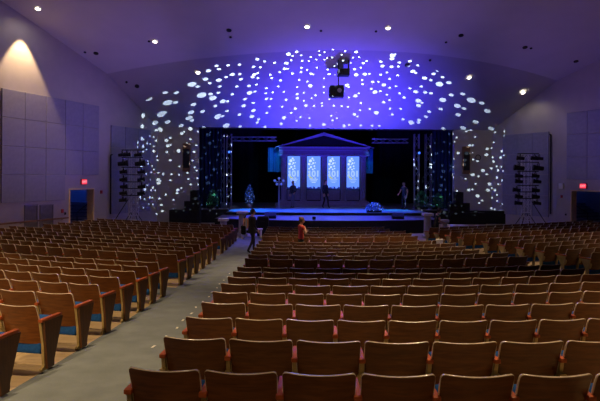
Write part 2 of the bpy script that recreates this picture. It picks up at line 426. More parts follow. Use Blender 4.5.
ROWS = [3.34, 4.26, 5.16, 6.06, 6.90, 7.72, 8.52, 9.26, 9.98, 11.55, 12.42, 13.28, 14.2, 15.12, 16.05, 17.8, 18.8, 19.8, 20.75, 21.7]
GAP = .2
seats = []                               # (block, row, seat number from the aisle, w, X, Y, z, yaw, variant)
for r, s in enumerate(ROWS, 1):
    w = .515 if r % 2 else .565
    X = xl_c(s); xr = 5.5 - .14 * (s - 11); k = 0; row = []
    while True:
        a = math.atan(dsag(X, s)); xc = X + w / 2 * math.cos(a); a = math.atan(dsag(xc, s))
        if xc + w * .4 > xr: break
        k += 1; row.append(['centre', r, k, w, xc, s + sag(xc, s), g(s), a, 'mid']); X += w * math.cos(a)
    if row: row[-1][8] = 'farend'; seats += row
    if r >= 2:
        sl = s + GAP; X = XE - .06; k = 0
        while True:
            a = math.atan(dsag(X, sl)); xc = X - w / 2 * math.cos(a); a = math.atan(dsag(xc, sl)); Y = sl + sag(xc, sl)
            if xc < wallx_l(Y) + 1.3 or xc < -.60 * Y - .4: break
            k += 1; seats.append(['left', r, k, w, xc, Y, g(sl), a, 'rightend' if k == 1 else 'mid']); X -= w * math.cos(a)
    if 10 <= r <= 19:
        X = 6.95 - .2 * (s - 13.2); k = 0
        while True:
            a = math.atan(dsag(X, s)); xc = X + w / 2 * math.cos(a); a = math.atan(dsag(xc, s)); Y = s + sag(xc, s)
            if xc > wallx_r(Y) - 1.3 or xc > .60 * Y + .2: break
            k += 1; seats.append(['right', r, k, w, xc, Y, g(s), a, 'mid']); X += w * math.cos(a)
def inview(e):
    h = e[3] / 2
    if e[8] == 'rightend': h += .16
    return proj_x(e[4] + h, e[5]) > 2 and proj_x(e[4] - h, e[5]) < 598
seats = [e for e in seats if inview(e)]
near = [e for e in seats if e[1] <= 15]; far = [e for e in seats if e[1] > 15]
near.sort(key=lambda e: e[5])
if len(near) > 300: far += near[300:]; near = near[:300]
def seat_label(e):
    b, r, k = e[0], e[1], e[2]
    if r <= 9:
        row = 'nearest row' if r == 1 else f'{ORD[r]} row from the camera'
    else:
        row = 'row just past the cross aisle' if r == 10 else f'{ORD[r-9]} row past the cross aisle'
    return f'brown wooden seat, {b} block, {row}, {ORD[k]} from the aisle' if b != 'centre' else f'brown wooden seat, centre block, {row}, {ORD[k]} from the left aisle'
# the remaining small far seats: one stuff object
fb = bmesh.new(); slots = ['veneer', 'edge', 'blue', 'iron', 'arm', 'panel']
for e in far:
    Mx = Matrix.Translation((e[4], e[5], e[6])) @ Matrix.Rotation(e[7], 4, 'Z'); P_ = PARTS[e[3]]
    keys = ['backrest', 'edge_band', 'back_cushion', 'seat_cushion', 'sl', 'al'] + (['sr', 'ar'] if e[8] != 'mid' else []) + (['ep'] if e[8] == 'rightend' else [])
    for k in keys:
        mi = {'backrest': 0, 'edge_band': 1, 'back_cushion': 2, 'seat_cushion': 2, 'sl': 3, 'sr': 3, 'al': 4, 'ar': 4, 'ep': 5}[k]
        nv, nf = len(fb.verts), len(fb.faces); fb.from_mesh(P_[k]); fb.verts.ensure_lookup_table(); fb.faces.ensure_lookup_table()
        bmesh.ops.transform(fb, matrix=Mx, verts=fb.verts[nv:])
        for f_ in fb.faces[nf:]: f_.material_index = mi
me = bpy.data.meshes.new('distant_seating'); fb.to_mesh(me); fb.free()
for k in slots: me.materials.append(M[k])
o = bpy.data.objects.new('distant_seating', me); C.objects.link(o)
tag(o, 'rows of small brown wooden seats closest to the stage', 'seating', None, 'stuff')

# ------------------------------------------------------------------ wall fittings
def wp(P, D, n, t, z, off=0): return Vector((P[0] + D[0] * t, P[1] + D[1] * t, z)) + n * off
def wrot(D): return math.atan2(D[1], D[0])
def wall_box(name, m, P, D, n, t, z, w, h, d, off=0, bevel=0):
    """box standing on a wall; local x along the wall, local y = away from the wall"""
    o = MB().box((0, 0, 0), (w, d, h), bevel=bevel).build(name, m, None, wp(P, D, n, t, z, off + d / 2)); o.rotation_euler = (0, 0, wrot(D)); return o
PW = 1.22
def panels(P, D, n, t0, z_top, cols, rows, skip, where, grp, pw=PW, ph=PW, colword='column'):
    for c in range(cols):
        for r in range(rows):
            if (c, r) in skip: continue
            o = wall_box('acoustic_panel', M['acoustic'], P, D, n, t0 + (c + .5) * pw, z_top - (r + .5) * ph, pw - .018, ph - .018, .06, .004, .012)
            tag(o, f'grey acoustic panel {where}, {ORD[r+1]} row down, {ORD[c+1]} column toward stage', 'acoustic panel', grp)
t5, ztop_l = on_wall(PL, DLr, 98.4, 106)
t0p, _ = on_wall(PL, DLr, 1, 88.5)
panels(PL, DLr, NL, t0p, ztop_l, 5, 4, {(3, 3), (4, 3)}, 'on the left side wall', 'acoustic panels of the left wall', (t5 - t0p) / 5, PW, 'column toward the stage')
tr0, ztop_r = on_wall(PR, DRr, 567.4, 113)
panels(PR, DRr, NR, tr0 - 2 * PW, ztop_r, 2, 3, set(), 'on the right side wall', 'acoustic panels of the right wall', PW, PW, 'column toward the stage')
a0, z2l = on_wall(CL, d2l, 110.5, 125); a1, _ = on_wall(CL, d2l, 150)
panels(CL, d2l, n2l, a0, z2l, 3, 4, set(), 'behind the left light tower', 'acoustic panels behind the left tower', (a1 - a0) / 3, PW, 'column')
b0, z2r = on_wall(CR, d2r, 549.5, 131.5); b1, _ = on_wall(CR, d2r, 503)
panels(CR, d2r, n2r, b0, z2r, 3, 4, set(), 'behind the right light tower', 'acoustic panels behind the right tower', (b1 - b0) / 3, PW, 'column')
# dark conduit beside each corner
for nm, P_, D_, n_, px, y0, y1, lb in (('left', CL, d2l, n2l, 110, 155, 214, 'dark vertical conduit at the corner beside the left light tower'), ('right', CR, d2r, n2r, 551.5, 135, 214, 'dark vertical conduit at the corner beside the right light tower')):
    t, z1 = on_wall(P_, D_, px, y0); _, z0 = on_wall(P_, D_, px, y1)
    a = wp(P_, D_, n_, t, z0, .06); b = wp(P_, D_, n_, t, z1, .06)
    q = MB().cyl(a, b, .035).cyl(b, b + Vector((n_.x * .1, n_.y * .1, .02)), .035).build('conduit', M['blackmetal']); tag(q, lb, 'conduit')
# baseboards
for nm, P_, D_, n_, segs in (('left', PL, DLr, NL, ((-30, dl_n - .05), (dl_f + .05, tl_c - .03))), ('right', PR, DRr, NR, ((-30, dr_n - .05), (dr_f + .05, tr_c - .03)))):
    mb = MB()
    for t0, t1 in segs:
        wall_piece(mb, P_, D_, n_, t0, t1, .02, .16, -.03)
    struct(mb.build('baseboard_' + nm, M['skirt']))
# rail along the left wall and the vents
t0, zr = on_wall(PL, DLr, 2, 224.5); t1, _ = on_wall(PL, DLr, 66, 220)
mb = MB(); a = wp(PL, DLr, NL, t0 - 2, zr, .14); b = wp(PL, DLr, NL, t1, zr, .14)
rl = thing('handrail', 'brown wooden rail low along the left side wall', 'handrail', (a.x, a.y, 0))
mb = MB().prism([a - Vector((a.x, a.y, 0)) + NL * .04, b - Vector((a.x, a.y, 0)) + NL * .04, b - Vector((a.x, a.y, 0)) - NL * .04, a - Vector((a.x, a.y, 0)) - NL * .04], (0, 0, .07)); mb.build('rail', M['brown'], rl)
for k in range(5):
    q = wp(PL, DLr, NL, t0 - 1.5 + k * (t1 - t0 + 1.2) / 4, 0, 0) - Vector((a.x, a.y, 0))
    MB().cyl(q + Vector((0, 0, zr - .05)), q + NL * .14 + Vector((0, 0, zr)), .014).build('bracket', M['steel'], rl)
for k, (xa, xb) in enumerate(((24, 37.5), (39.5, 53))):
    ta, za = on_wall(PL, DLr, xa, 205); tb, _ = on_wall(PL, DLr, xb, 205); w = tb - ta
    t = thing('vent_grille', ('grey louvred air vent low on the left wall, farther from the exit door' if k == 0 else 'grey louvred air vent low on the left wall, nearer the exit door'), 'vent', wp(PL, DLr, NL, (ta + tb) / 2, .45, 0), wrot(DLr), 'air vents of the left wall')
    h = za - .45
    mb = MB()
    for x_ in (-w / 2 + .03, w / 2 - .03): mb.box((x_, -.025, h / 2), (.05, .04, h))
    for z_ in (.025, h - .025): mb.box((0, -.025, z_), (w, .04, .05))
    mb.build('frame', M['ventm'], t)
    mb = MB().box((0, -.006, h / 2), (w - .1, .008, h - .1))
    nn = int((h - .1) / .055)
    for j in range(nn): mb.box((0, -.02, .08 + j * .055), (w - .1, .03, .012), Matrix.Rotation(rad(35), 3, 'X'))
    mb.build('louvre', M['ventm'], t)
# door reveals, vestibules and stairs
def vestibule(nm, P_, D_, n_, tn, tf, blue):
    ang = wrot(D_); w = abs(tf - tn); o_ = wp(P_, D_, n_, (tn + tf) / 2, 0, 0)
    rot = ang if n_.dot(Vector((-math.sin(ang), math.cos(ang), 0))) < 0 else ang + PI
    r = bpy.data.objects.new('door_1' if nm == 'left' else 'door_2', None); C.objects.link(r); r.location = o_; r.rotation_euler = (0, 0, rot); struct(r)
    # local +y = outward, x along wall
    mb = MB()
    for x_ in (-w / 2 + .03, w / 2 - .03): mb.box((x_, .17, HEAD / 2), (.06, .42, HEAD))
    mb.box((0, .17, HEAD - .03), (w - .12, .42, .06)); mb.build('frame', M['jamb'], r)
    g_ = 1 if nm == 'left' else -1          # local x toward the stage
    xa, xb = -g_ * (w / 2 + .5), g_ * 4.3; xm, xw = (xa + xb) / 2, abs(xb - xa)
    mb = MB().box((xa, 1.95, 2.2), (.08, 3.2, 4.6)).box((xb, 1.95, 2.2), (.08, 3.2, 4.6)).box((xm, 3.55, 2.2), (xw, .08, 4.6)).box((xm, 1.95, 4.5), (xw, 3.2, .08))
    for a_, b_ in ((xa, -g_ * w / 2), (g_ * w / 2, xb)): mb.box(((a_ + b_) / 2, .36, 2.2), (abs(b_ - a_), .06, 4.6))
    mb.box((0, .36, HEAD + 1.15), (w, .06, 2.3))
    q = struct(mb.build('wall_vestibule_' + nm, M['wall'])); q.location = o_; q.rotation_euler = (0, 0, rot)
    q = struct(MB().box((xm, 1.95, -.01), (xw, 3.2, .06)).build('floor_vestibule_' + nm, M['stair'], None, o_)); q.rotation_euler = (0, 0, rot)
    st = thing('staircase', f'concrete stairs climbing behind the {nm} exit doorway in blue light', 'stairs', o_, rot)
    for k in range(8):
        x0_ = .55 + k * .29; MB().box((g_ * (x0_ + 4.2) / 2, 1.95, .02 + (k + .5) * .165), (4.2 - x0_, 3.0, .163)).build('step', M['stair'], st)
        MB().box((g_ * (x0_ + .02), 1.95, .02 + (k + 1) * .165 - .01), (.05, 3.0, .03)).build('nosing', M['blackmetal'], st)
    MB().cyl((g_ * .5, .75, .95), (g_ * 3.2, .75, 2.4), .03).cyl((g_ * .5, .75, .02), (g_ * .5, .75, .95), .025).cyl((g_ * 3.1, .75, 1.3), (g_ * 3.1, .75, 2.35), .025).build('handrail', M['blackmetal'], st)
    if nm == 'left':
        q = struct(MB().box((0, 0, 0), (.03, .5, .42)).build('window_1', M['windowblue'])); q.location = Matrix.Translation(o_) @ Matrix.Rotation(rot, 4, 'Z') @ Vector((xb - g_ * .06, 3.1, 1.95)); q.rotation_euler = (0, 0, rot)
    ld = bpy.data.lights.new('stair_light_' + nm, 'POINT'); ld.energy = blue; ld.color = (.02, .10, 1); ld.shadow_soft_size = .15
    lo = bpy.data.objects.new('stair_light_' + nm, ld); C.objects.link(lo)
    lo.location = Matrix.Translation(o_) @ Matrix.Rotation(rot, 4, 'Z') @ Vector((g_ * 3.4, 2.2, 3.6))
    return r
vestibule('left', PL, DLr, NL, dl_n, dl_f, 30); vestibule('right', PR, DRr, NR, dr_n, dr_f, 7)
# exit signs
def text_mesh(txt, size, depth, m, name, parent, loc, rot):
    cu = bpy.data.curves.new(name, 'FONT'); cu.body = txt; cu.size = size; cu.extrude = depth; cu.offset = .022 if size > .3 else 0; cu.align_x = 'CENTER'; cu.align_y = 'CENTER'
    tmp = bpy.data.objects.new(name + '_tmp', cu); C.objects.link(tmp)
    bpy.context.view_layer.update()
    me = bpy.data.meshes.new_from_object(tmp.evaluated_get(bpy.context.evaluated_depsgraph_get()))
    bpy.data.objects.remove(tmp); me.materials.clear(); me.materials.append(m); me.name = name
    o = bpy.data.objects.new(name, me); C.objects.link(o); o.parent = parent; o.location = loc; o.rotation_euler = rot; return o
for nm, P_, D_, n_, px, py in (('left', PL, DLr, NL, 83, 181.8), ('right', PR, DRr, NR, 584, 186)):
    t, z = on_wall(P_, D_, px, py); ang = wrot(D_)
    rot = ang if n_.dot(Vector((-math.sin(ang), math.cos(ang), 0))) < 0 else ang + PI
    e = thing('exit_sign', f'red glowing exit sign above the {nm} side doorway', 'exit sign', wp(P_, D_, n_, t, z - .13), rot)
    MB().box((0, -.05, .13), (.38, .08, .27), bevel=.01).build('housing', M['redbox'], e)
    MB().box((0, -.094, .13), (.345, .008, .235)).build('face', M['exit'], e)
    text_mesh('EXIT', .15, .002, M['exittext'], 'lettering', e, (0, -.101, .13), (PI / 2, 0, 0))
# small wall boxes
def small(nm, lb, cat, m, P_, D_, n_, px, py, w, h, d):
    t, z = on_wall(P_, D_, px, py); return tag(wall_box(nm, m, P_, D_, n_, t, z, w, h, d, .002, .01), lb, cat)
small('fire_alarm_pull', 'small red fire alarm box on the wall right of the left exit doorway', 'fire alarm', M['redbox'], PL, DLr, NL, 101, 192, .12, .17, .06)
small('wall_switch', 'small dark red switch box between the vents and the left doorway', 'switch', M['redbox'], PL, DLr, NL, 62, 211, .12, .18, .05)
small('outlet_box', 'tiny dark outlet box just beside the left doorway', 'outlet', M['blackmetal'], PL, DLr, NL, 65, 213.5, .08, .12, .04)
small('wall_speaker', 'pale square speaker on the wall left of the right exit sign', 'speaker', M['metalwhite'], PR, DRr, NR, 562, 186, .28, .30, .1)
small('fire_alarm_pull', 'small red fire alarm box below the pale square wall speaker', 'fire alarm', M['redbox'], PR, DRr, NR, 562, 196.5, .1, .15, .06)
small('outlet_box', 'tiny outlet box low on the wall left of the right doorway', 'outlet', M['blackmetal'], PR, DRr, NR, 566, 214.5, .08, .1, .04)
# column loudspeakers on the proscenium walls
for nm, px, y0, y1 in (('left', 187, 143.7, 171.6), ('right', 465.3, 146.7, 174)):
    t, z1 = on_wall(DL, dp, px, y0); _, z0 = on_wall(DL, dp, px, y1); h = z1 - z0
    sp = thing('column_speaker', f'tall narrow brown column loudspeaker high on the {nm} proscenium wall', 'speaker', wp(DL, dp, npz, t, z0), wrot(dp))
    MB().box((0, -.13, h / 2), (.46, .24, h), bevel=.015).build('cabinet', M['brown'], sp)
    MB().box((0, -.256, h / 2 - .05), (.38, .014, h * .68)).build('grille', M['black'], sp)
    MB().box((0, -.005, h / 2), (.2, .02, h * .5)).build('bracket', M['blackmetal'], sp)
t, z = on_wall(DL, dp, 478, 157.5)
mb = MB(); pc = [Vector((.16 * math.cos(k * PI / 10), -.03, .16 * math.sin(k * PI / 10))) for k in range(21)]
o = mb.tube(pc, .025).build('wall_ring', M['blackmetal'], None, wp(DL, dp, npz, t, z)); o.rotation_euler = (0, 0, wrot(dp)); tag(o, 'dark round ring on the right proscenium wall', 'ring')

# ------------------------------------------------------------------ ceiling fittings
def ceil_hit(px, py):
    d = ray(px, py); best = None
    # near ceiling: march
    Y = 12.0
    while Y < 34:
        X, z = d.x * Y, CAMZ + d.z * Y
        u = (X - (CL.x - .6)) / (CR.x - CL.x + 1.2); u = min(max(u, 0), 1); e = edge_pt(u)
        if Y <= e.y: zc = ceil_rel(min(max(X, -11), 15), Y)
        else:
            bY = DL.y + (DR.y - DL.y) * u; k = min(1, (Y - e.y) / (bY - e.y)); zc = e.z + (PHEAD - e.z) * k
        if z >= zc: return Vector((X, Y, zc)), (Y <= e.y)
        Y += .01
    return Vector((d.x * 32, 32, PHEAD)), False
lamps = [(38, 8, 'lit round downlight in the ceiling above the warm wall glow'), (155, 41, 'lit round downlight in the left part of the house ceiling'),
         (307, 26, 'lit round downlight at ceiling centre, left of its nearby twin'), (388, 27.5, 'lit round downlight at ceiling centre, right of its nearby twin'),
         (198, 72, 'lit round downlight in the sloped front ceiling, left side'), (469, 77, 'lit round downlight in the sloped front ceiling, right of centre'),
         (523, 92, 'lit round downlight in the sloped front ceiling nearest the right wall')]
LAMP_POS = []
def ceil_rot(nearc): return (math.atan(-.3), 0, 0) if nearc else (math.atan(-.62), 0, 0)
for px, py, lb in lamps:
    q, nc = ceil_hit(px, py); LAMP_POS.append(q)
    t = thing('downlight', lb, 'downlight', q - Vector((0, .02, .05)), 0, 'lit ceiling downlights'); t.rotation_euler = ceil_rot(nc)
    MB().lathe([(.10, 0), (.135, 0), (.135, .04), (.10, .04)], n=20, ring=True).build('trim_ring', M['metalwhite'], t)
    MB().lathe([(.01, .008), (.098, .008), (.098, .03), (.01, .03)], n=16).build('lamp', M['lit'], t)
darks = [(85, 52, 'left, close to the side wall'), (96, 53, 'left, the larger one beside the wall'), (149, 41, 'just left of a lit downlight'), (229, 30, 'left of centre, larger'), (230.5, 37, 'left of centre, smaller and lower'),
         (321, 30.5, 'right of the first centre downlight'), (376, 31, 'left of the second centre downlight'), (126.5, 82, 'on the front slope, left, smaller'), (137, 86, 'on the front slope, left, larger'),
         (461, 35, 'right of centre, larger'), (446, 42, 'right of centre, smaller'), (525, 47, 'right side, larger'), (531, 48, 'right side, smaller'), (576, 61, 'next to the right side wall'), (407, 64.5, 'on the front slope, right of the projector'), (430, 60, 'on the front slope, farther right')]
for k, (px, py, lb) in enumerate(darks):
    q, nc = ceil_hit(px, py); r = .12 if ('larger' in lb or 'next' in lb or 'projector' in lb) else .06
    o = MB().lathe([(r * .5, -.01), (r, -.01), (r, .05), (r * .5, .05)], n=16).build('ceiling_fixture', M['black'], None, q - Vector((0, .01, .03))); o.rotation_euler = ceil_rot(nc)
    tag(o, 'dark unlit ceiling fixture, ' + lb, 'ceiling fixture', 'unlit ceiling fixtures')
# hanging projector and loudspeaker at the edge of the ceiling
YH = 26.6
def hang(nm, lb, cat, x0, x1, y0, y1, rods, rtop, depth, Y):
    a, b = at(x0, y0, Y), at(x1, y1, Y); w, h = b.x - a.x, a.z - b.z; base = Vector(((a.x + b.x) / 2, Y, b.z))
    t = thing(nm, lb, cat, base)
    MB().box((0, 0, h / 2), (w, depth, h), bevel=.03).build('housing', M['black'], t)
    for rx in rods:
        p0 = at(rx, y0 + .5, Y) - base; p1 = at(rx, rtop, Y) - base
        MB().cyl(p0, p1, .035, .035, 8).build('hanger_pole', M['blackmetal'], t)
    return t, w, h
t, w, h = hang('projector', 'black video projector hung on two poles from the ceiling edge', 'projector', 337.5, 349.2, 69.5, 76, (338.3, 348.6), 47.5, .6, YH)
MB().cyl((-.12, -.30, h * .5), (-.12, -.36, h * .5), .08, .08, 16).build('lens', M['blackmetal'], t)
MB().box((.0, -.303, h * .75), (w * .7, .01, .03)).build('vent', M['blackmetal'], t)
t, w, h = hang('effect_projector', 'black boxy effect light hung below the projector on a thin rod', 'stage light', 329.6, 343.4, 86, 97.8, (338.5,), 74, .6, YH + .35)
MB().box((0, -.31, h / 2), (w * .86, .02, h * .8), bevel=.008).build('front_panel', M['blackmetal'], t)
MB().cyl((.13, -.30, h * .55), (.13, -.37, h * .55), .11, .11, 18).build('lens', M['steel'], t)
for x_ in (-w / 2 - .02, w / 2 + .02): MB().box((x_, 0, h / 2), (.03, .1, h * .7)).build('yoke_arm', M['blackmetal'], t)

# ------------------------------------------------------------------ light towers
def make_light(label, loc, rz, big, grp, tilt=-.35):
    k = 1.35 if big else 1.0
    t = thing('stage_light', label, 'stage light', loc, rz, grp)
    rot = Matrix.Rotation(tilt, 3, 'X')
    b = MB().cyl(rot @ Vector((0, .2 * k, -.0)), rot @ Vector((0, -.12 * k, 0)), .085 * k, .10 * k, 14).build('body', M['blackmetal'], t, (0, 0, -.18 * k))
    MB().cyl(rot @ Vector((0, -.125 * k, 0)), rot @ Vector((0, -.19 * k, 0)), .115 * k, .12 * k, 14).build('lens_ring', M['black'], b)
    mb = MB()
    for x_ in (-.13 * k, .13 * k): mb.box((x_, 0, -.09 * k), (.012, .04, .2 * k))
    mb.box((0, 0, .0), (.27 * k, .04, .012)).cyl((0, 0, 0), (0, 0, .05), .02, .02, 8); mb.build('yoke', M['blackmetal'], t)
    return t
def tower(nm, mx, ytop, ybase, Y, rows_, word):
    base = at(mx, ybase, Y); base.z = 0; zt = at(mx, ytop, Y).z
    t = thing('light_tower', f'truss light tower standing by the {word} front wall panels', 'light tower', base)
    mb = MB(); hw = .19
    cn = [(-hw, -hw), (hw, -hw), (hw, hw), (-hw, hw)]
    for x_, y_ in cn: mb.cyl((x_, y_, .05), (x_, y_, zt), .028, .028, 8)
    nseg = int(zt / .42)
    for j in range(nseg + 1):
        z_ = .06 + j * (zt - .08) / nseg
        for a, b in zip(cn, cn[1:] + cn[:1]): mb.cyl((*a, z_), (*b, z_), .014, .014, 6)
        if j < nseg:
            z2 = .06 + (j + 1) * (zt - .08) / nseg
            for q, (a, b) in enumerate(zip(cn, cn[1:] + cn[:1])): mb.cyl((*(a if (j + q) % 2 else b), z_), (*(b if (j + q) % 2 else a), z2), .012, .012, 6)
    mb.build('mast', M['alu'], t)
    MB().box((0, 0, .03), (.7, .7, .06), bevel=.01).build('base_plate', M['blackmetal'], t)
    for k in range(4):
        an = PI / 4 + k * PI / 2; MB().cyl((.15 * math.cos(an), .15 * math.sin(an), .9), (.75 * math.cos(an), .75 * math.sin(an), .02), .02, .02, 8).build('outrigger', M['blackmetal'], t)
    s_ = -1 if word == 'left' else 1
    MB().cyl((s_ * .1, 0, 1.9), (s_ * 1.15, -.35, .05), .02, .02, 8).build('stay', M['blackmetal'], t)
    for i, (py, l, r, big) in enumerate(rows_, 1):
        z_ = at(mx, py, Y).z + .12
        MB().cyl((-.58, -.23, z_), (.58, -.23, z_), .024, .024, 8).build('crossbar', M['blackmetal'], t)
        for sd, list_ in (('left', l), ('right', r)):
            for j, xo in enumerate(list_):
                ex = '' if len(list_) == 1 else (', outer' if j == 0 else ', inner')
                make_light(f'black stage light on the {word} tower, {ORD[i]} crossbar from top, {sd} side{ex}', base + Vector((xo, -.23, z_ - .075)), (rad(100) if word == 'left' else rad(-100)), big, f'stage lights of the {word} tower', -.12)
tower('left', 133.5, 150, 217, 28.3, [(152.5, (-.55, -.30), (.30,), 0), (160, (-.5,), (.42,), 1), (169.5, (-.48,), (.48,), 0), (177, (-.48,), (.48,), 0), (184, (-.45,), (.5,), 0), (190.5, (-.48,), (.48,), 0), (197.5, (-.5,), (), 0)], 'left')
tower('right', 526, 154, 219, 28.6, [(156, (-.42,), (.35, .6), 0), (164.5, (-.5,), (.55,), 1), (173.5, (-.5,), (.4,), 0), (179, (-.5,), (.5,), 0), (187.5, (-.62,), (.42,), 0), (194, (-.5,), (.42,), 0), (200.5, (-.52,), (.5,), 0)], 'right')

# ------------------------------------------------------------------ stage: curtains, trusses, speaker stacks
def curtain(nm, lb, x0, x1, Y, z0, z1, m, folds, amp=.09, cat='curtain', grp=None):
    us = [k / (folds * 8) for k in range(folds * 8 + 1)]
    def f(u, v, off):
        X = x0 + (x1 - x0) * u; return Vector((X, Y + amp * math.sin(u * folds * 2 * PI) * (.7 + .3 * (1 - v)) + .03 * math.sin(u * 37) + off, z0 + (z1 - z0) * v))
    o = MB().slab(lambda u, v: f(u, v, 0), lambda u, v: f(u, v, .03), us, [0, .33, .66, 1]).build(nm, m, smooth=True); return tag(o, lb, cat, grp)
cl0 = at(199, 170, 33.2).x - .3; cl1 = at(221, 170, 33.2).x
curtain('stage_curtain', 'dark curtain leg hanging at the left edge of the stage opening', cl0, cl1, 33.4, STZ + .01, 6.6, M['blueleg'], 7)
cr0 = at(433, 170, 33.6).x; cr1 = at(455, 170, 33.6).x + .3
curtain('stage_curtain', 'dark navy curtain leg hanging at the right edge of the stage opening', cr0, cr1, 33.8, STZ + .01, 6.6, M['blueleg'], 7)
curtain('stage_backdrop', 'wide black curtain across the back of the stage', -9, 13.2, 40.6, STZ + .01, 8, M['velour'], 30)
curtain('stage_border', 'black horizontal border curtain across the top of the stage opening', -6.6, 9.9, 34.6, 5.98, 8.395, M['velour'], 24, .05)
def truss(nm, lb, a, b, hw=.14):
    t = None; L = (b - a).length; o = thing(nm, lb, 'truss', a)
    rot = (b - a).to_track_quat('Z', 'Y').to_matrix(); mb = MB(); cn = [(-hw, -hw), (hw, -hw), (hw, hw), (-hw, hw)]
    P3 = lambda x, y, z: rot @ Vector((x, y, z))
    for x_, y_ in cn: mb.cyl(P3(x_, y_, 0), P3(x_, y_, L), .025, .025, 8)
    mb.build('chord_frame', M['steel'], o)
    mb = MB(); ns = max(2, int(L / .45))
    for j in range(ns):
        z0, z1 = j * L / ns, (j + 1) * L / ns
        for q, (p, r) in enumerate(zip(cn, cn[1:] + cn[:1])): mb.cyl(P3(*(p if (j + q) % 2 else r), z0), P3(*(r if (j + q) % 2 else p), z1), .012, .012, 6)
    mb.build('lattice', M['steel'], o); return o
for px, Y, hw, lb in ((222.5, 34.2, .1, 'thin upright truss left of the stage, farther left of two'), (229, 34.0, .15, 'thicker upright truss left of the stage beside the lit tree'), (416.3, 34.4, .15, 'upright truss right of the stage, nearer the set'), (428, 34.6, .18, 'upright truss right of the stage beside the navy curtain')):
    b = at(px, 200, Y); truss('stage_truss', lb, Vector((b.x, Y, STZ + .01)), Vector((b.x, Y, at(px, 134, Y).z)), hw)
for x0, x1, y, Y, lb in ((231.5, 277, 139, 35.2, 'horizontal truss hanging above the left stage'), (372, 408, 141, 35.4, 'horizontal truss hanging above the right stage')):
    truss('stage_truss', lb, at(x0, y, Y), at(x1, y, Y), .13)
def stage_can(px, py, Y, lb, bulb):
    t = make_light(lb, at(px, py, Y) + Vector((0, 0, .2)), 0, 0, 'lights on the stage trusses', -.5)
    MB().cyl((0, -.155, -.27), (0, -.165, -.275), .075, .075, 14).build('lens', M[bulb], t)
stage_can(229.5, 151, 33.8, 'small blue-glowing stage light on the left upright truss', 'litblue'); stage_can(418.6, 152, 34.2, 'small blue-glowing stage light on the right upright trusses', 'litblue')
def cabinet(px0, px1, py0, py1, Y, z0, lb, dep=.6):
    a, b = at(px0, py0, Y), at(px1, py1, Y); z0 = b.z if z0 is None else z0; w, h = b.x - a.x, a.z - z0
    t = thing('speaker_cabinet', lb, 'speaker', ((a.x + b.x) / 2, Y, z0), 0, 'black speaker stacks beside the stage')
    MB().box((0, dep / 2, h / 2), (w, dep, h), bevel=.02).build('cabinet', M['black'], t)
    MB().box((0, -.008, h / 2), (w * .9, .016, h * .88)).build('grille', M['blackmetal'], t)
    return a.z
z1 = cabinet(169, 199.5, 210, 219, 31.3, 0, 'wide low black speaker cabinet at the foot of the left proscenium wall')
z2 = cabinet(184, 199.5, 201.2, 210, 31.3, z1, 'black speaker cabinet in the middle of the left stack')
cabinet(190, 197.5, 190, 201.2, 31.3, z2, 'upright black speaker on top of the left stack')
z1 = cabinet(449, 486, 212.5, 220, 31.8, 0, 'wide low black speaker cabinet at the foot of the right proscenium wall')
z2 = cabinet(450, 470, 203, 212, 31.8, z1, 'black speaker cabinet in the middle of the right stack')
cabinet(456, 463.6, 192, 203, 31.8, z2, 'upright black speaker on top of the right stack')

# ------------------------------------------------------------------ temple set
YS = 36.5
def sx(px): return at(px, 170, YS).x
def sz(py): return at(326, py, YS).z
tp = thing('temple_set', 'stage set of a classical temple front with pediment and columns', 'stage set', (sx(324), YS, STZ))
ox, oz = sx(324), STZ
def L(px, py, y=0): return Vector((sx(px) - ox, y, sz(py) - oz))
e = MB()
e.prism([L(279.5, 155), L(368.5, 155), L(368.5, 148.2), L(279.5, 148.2)], (0, .9, 0)); e.build('entablature', M['entab'], tp)
mb = MB()
for y0, y1, d in ((148.4, 146.9, .16), (150.8, 150.2, .05), (155.6, 154.6, .1)): mb.prism([L(278.5, y0, -d), L(369.5, y0, -d), L(369.5, y1, -d), L(278.5, y1, -d)], (0, d + .002, 0))
mb.build('cornice', M['set'], tp)
mb = MB()
for pa, pb in (((275, 147.2), (324.8, 132.5)), ((374, 147.6), (323.2, 132.5))):
    a, b = L(*pa, -.22), L(*pb, -.22); up = Vector((0, 0, .20)); mb.prism([a, b, b - up, a - Vector((0, 0, .03))], (0, .55, 0))
mb.build('raking_cornice', M['set'], tp)
MB().prism([L(278, 147.2, .12), L(371, 147.2, .12), L(324, 134.2, .12)], (0, .1, 0)).build('tympanum', M['velour'], tp)
colx = [(280.5, 287), (300.3, 306.8), (321, 327.3), (340.7, 347), (360.3, 367)]
for a, b in colx:
    cxm, w = (sx(a) + sx(b)) / 2 - ox, sx(b) - sx(a); z0, z1 = L(300, 201.5).z, L(300, 155.6).z
    cb = MB(); r = w / 2 - .02
    prof = [(r * (1 + .05 * 0), z0 + .16), (r, z0 + .3), (r * .98, (z0 + z1) / 2), (r * .88, z1 - .16)]
    n = 28; rings = []
    for rr, zz in prof:
        rings.append([cb.bm.verts.new((cxm + rr * (1 - (.06 if k % 2 else 0)) * math.cos(2 * PI * k / n), .25 + rr * (1 - (.06 if k % 2 else 0)) * math.sin(2 * PI * k / n), zz)) for k in range(n)])
    for p, q in zip(rings, rings[1:]):
        for k in range(n): cb.bm.faces.new((p[k], p[(k + 1) % n], q[(k + 1) % n], q[k]))
    co = cb.build('column', M['set'], tp)
    MB().box((cxm, .25, z0 + .04), (w + .02, w + .02, .08)).lathe([(r * 1.08, z0 + .08), (r * 1.1, z0 + .12), (r, z0 + .17)], (cxm, .25, 0)).build('plinth', M['set'], co)
    MB().box((cxm, .25, z1 - .04), (w + .04, w + .04, .08)).lathe([(r * .88, z1 - .17), (r * 1.05, z1 - .1), (r * 1.05, z1 - .08)], (cxm, .25, 0)).build('capital', M['set'], co)
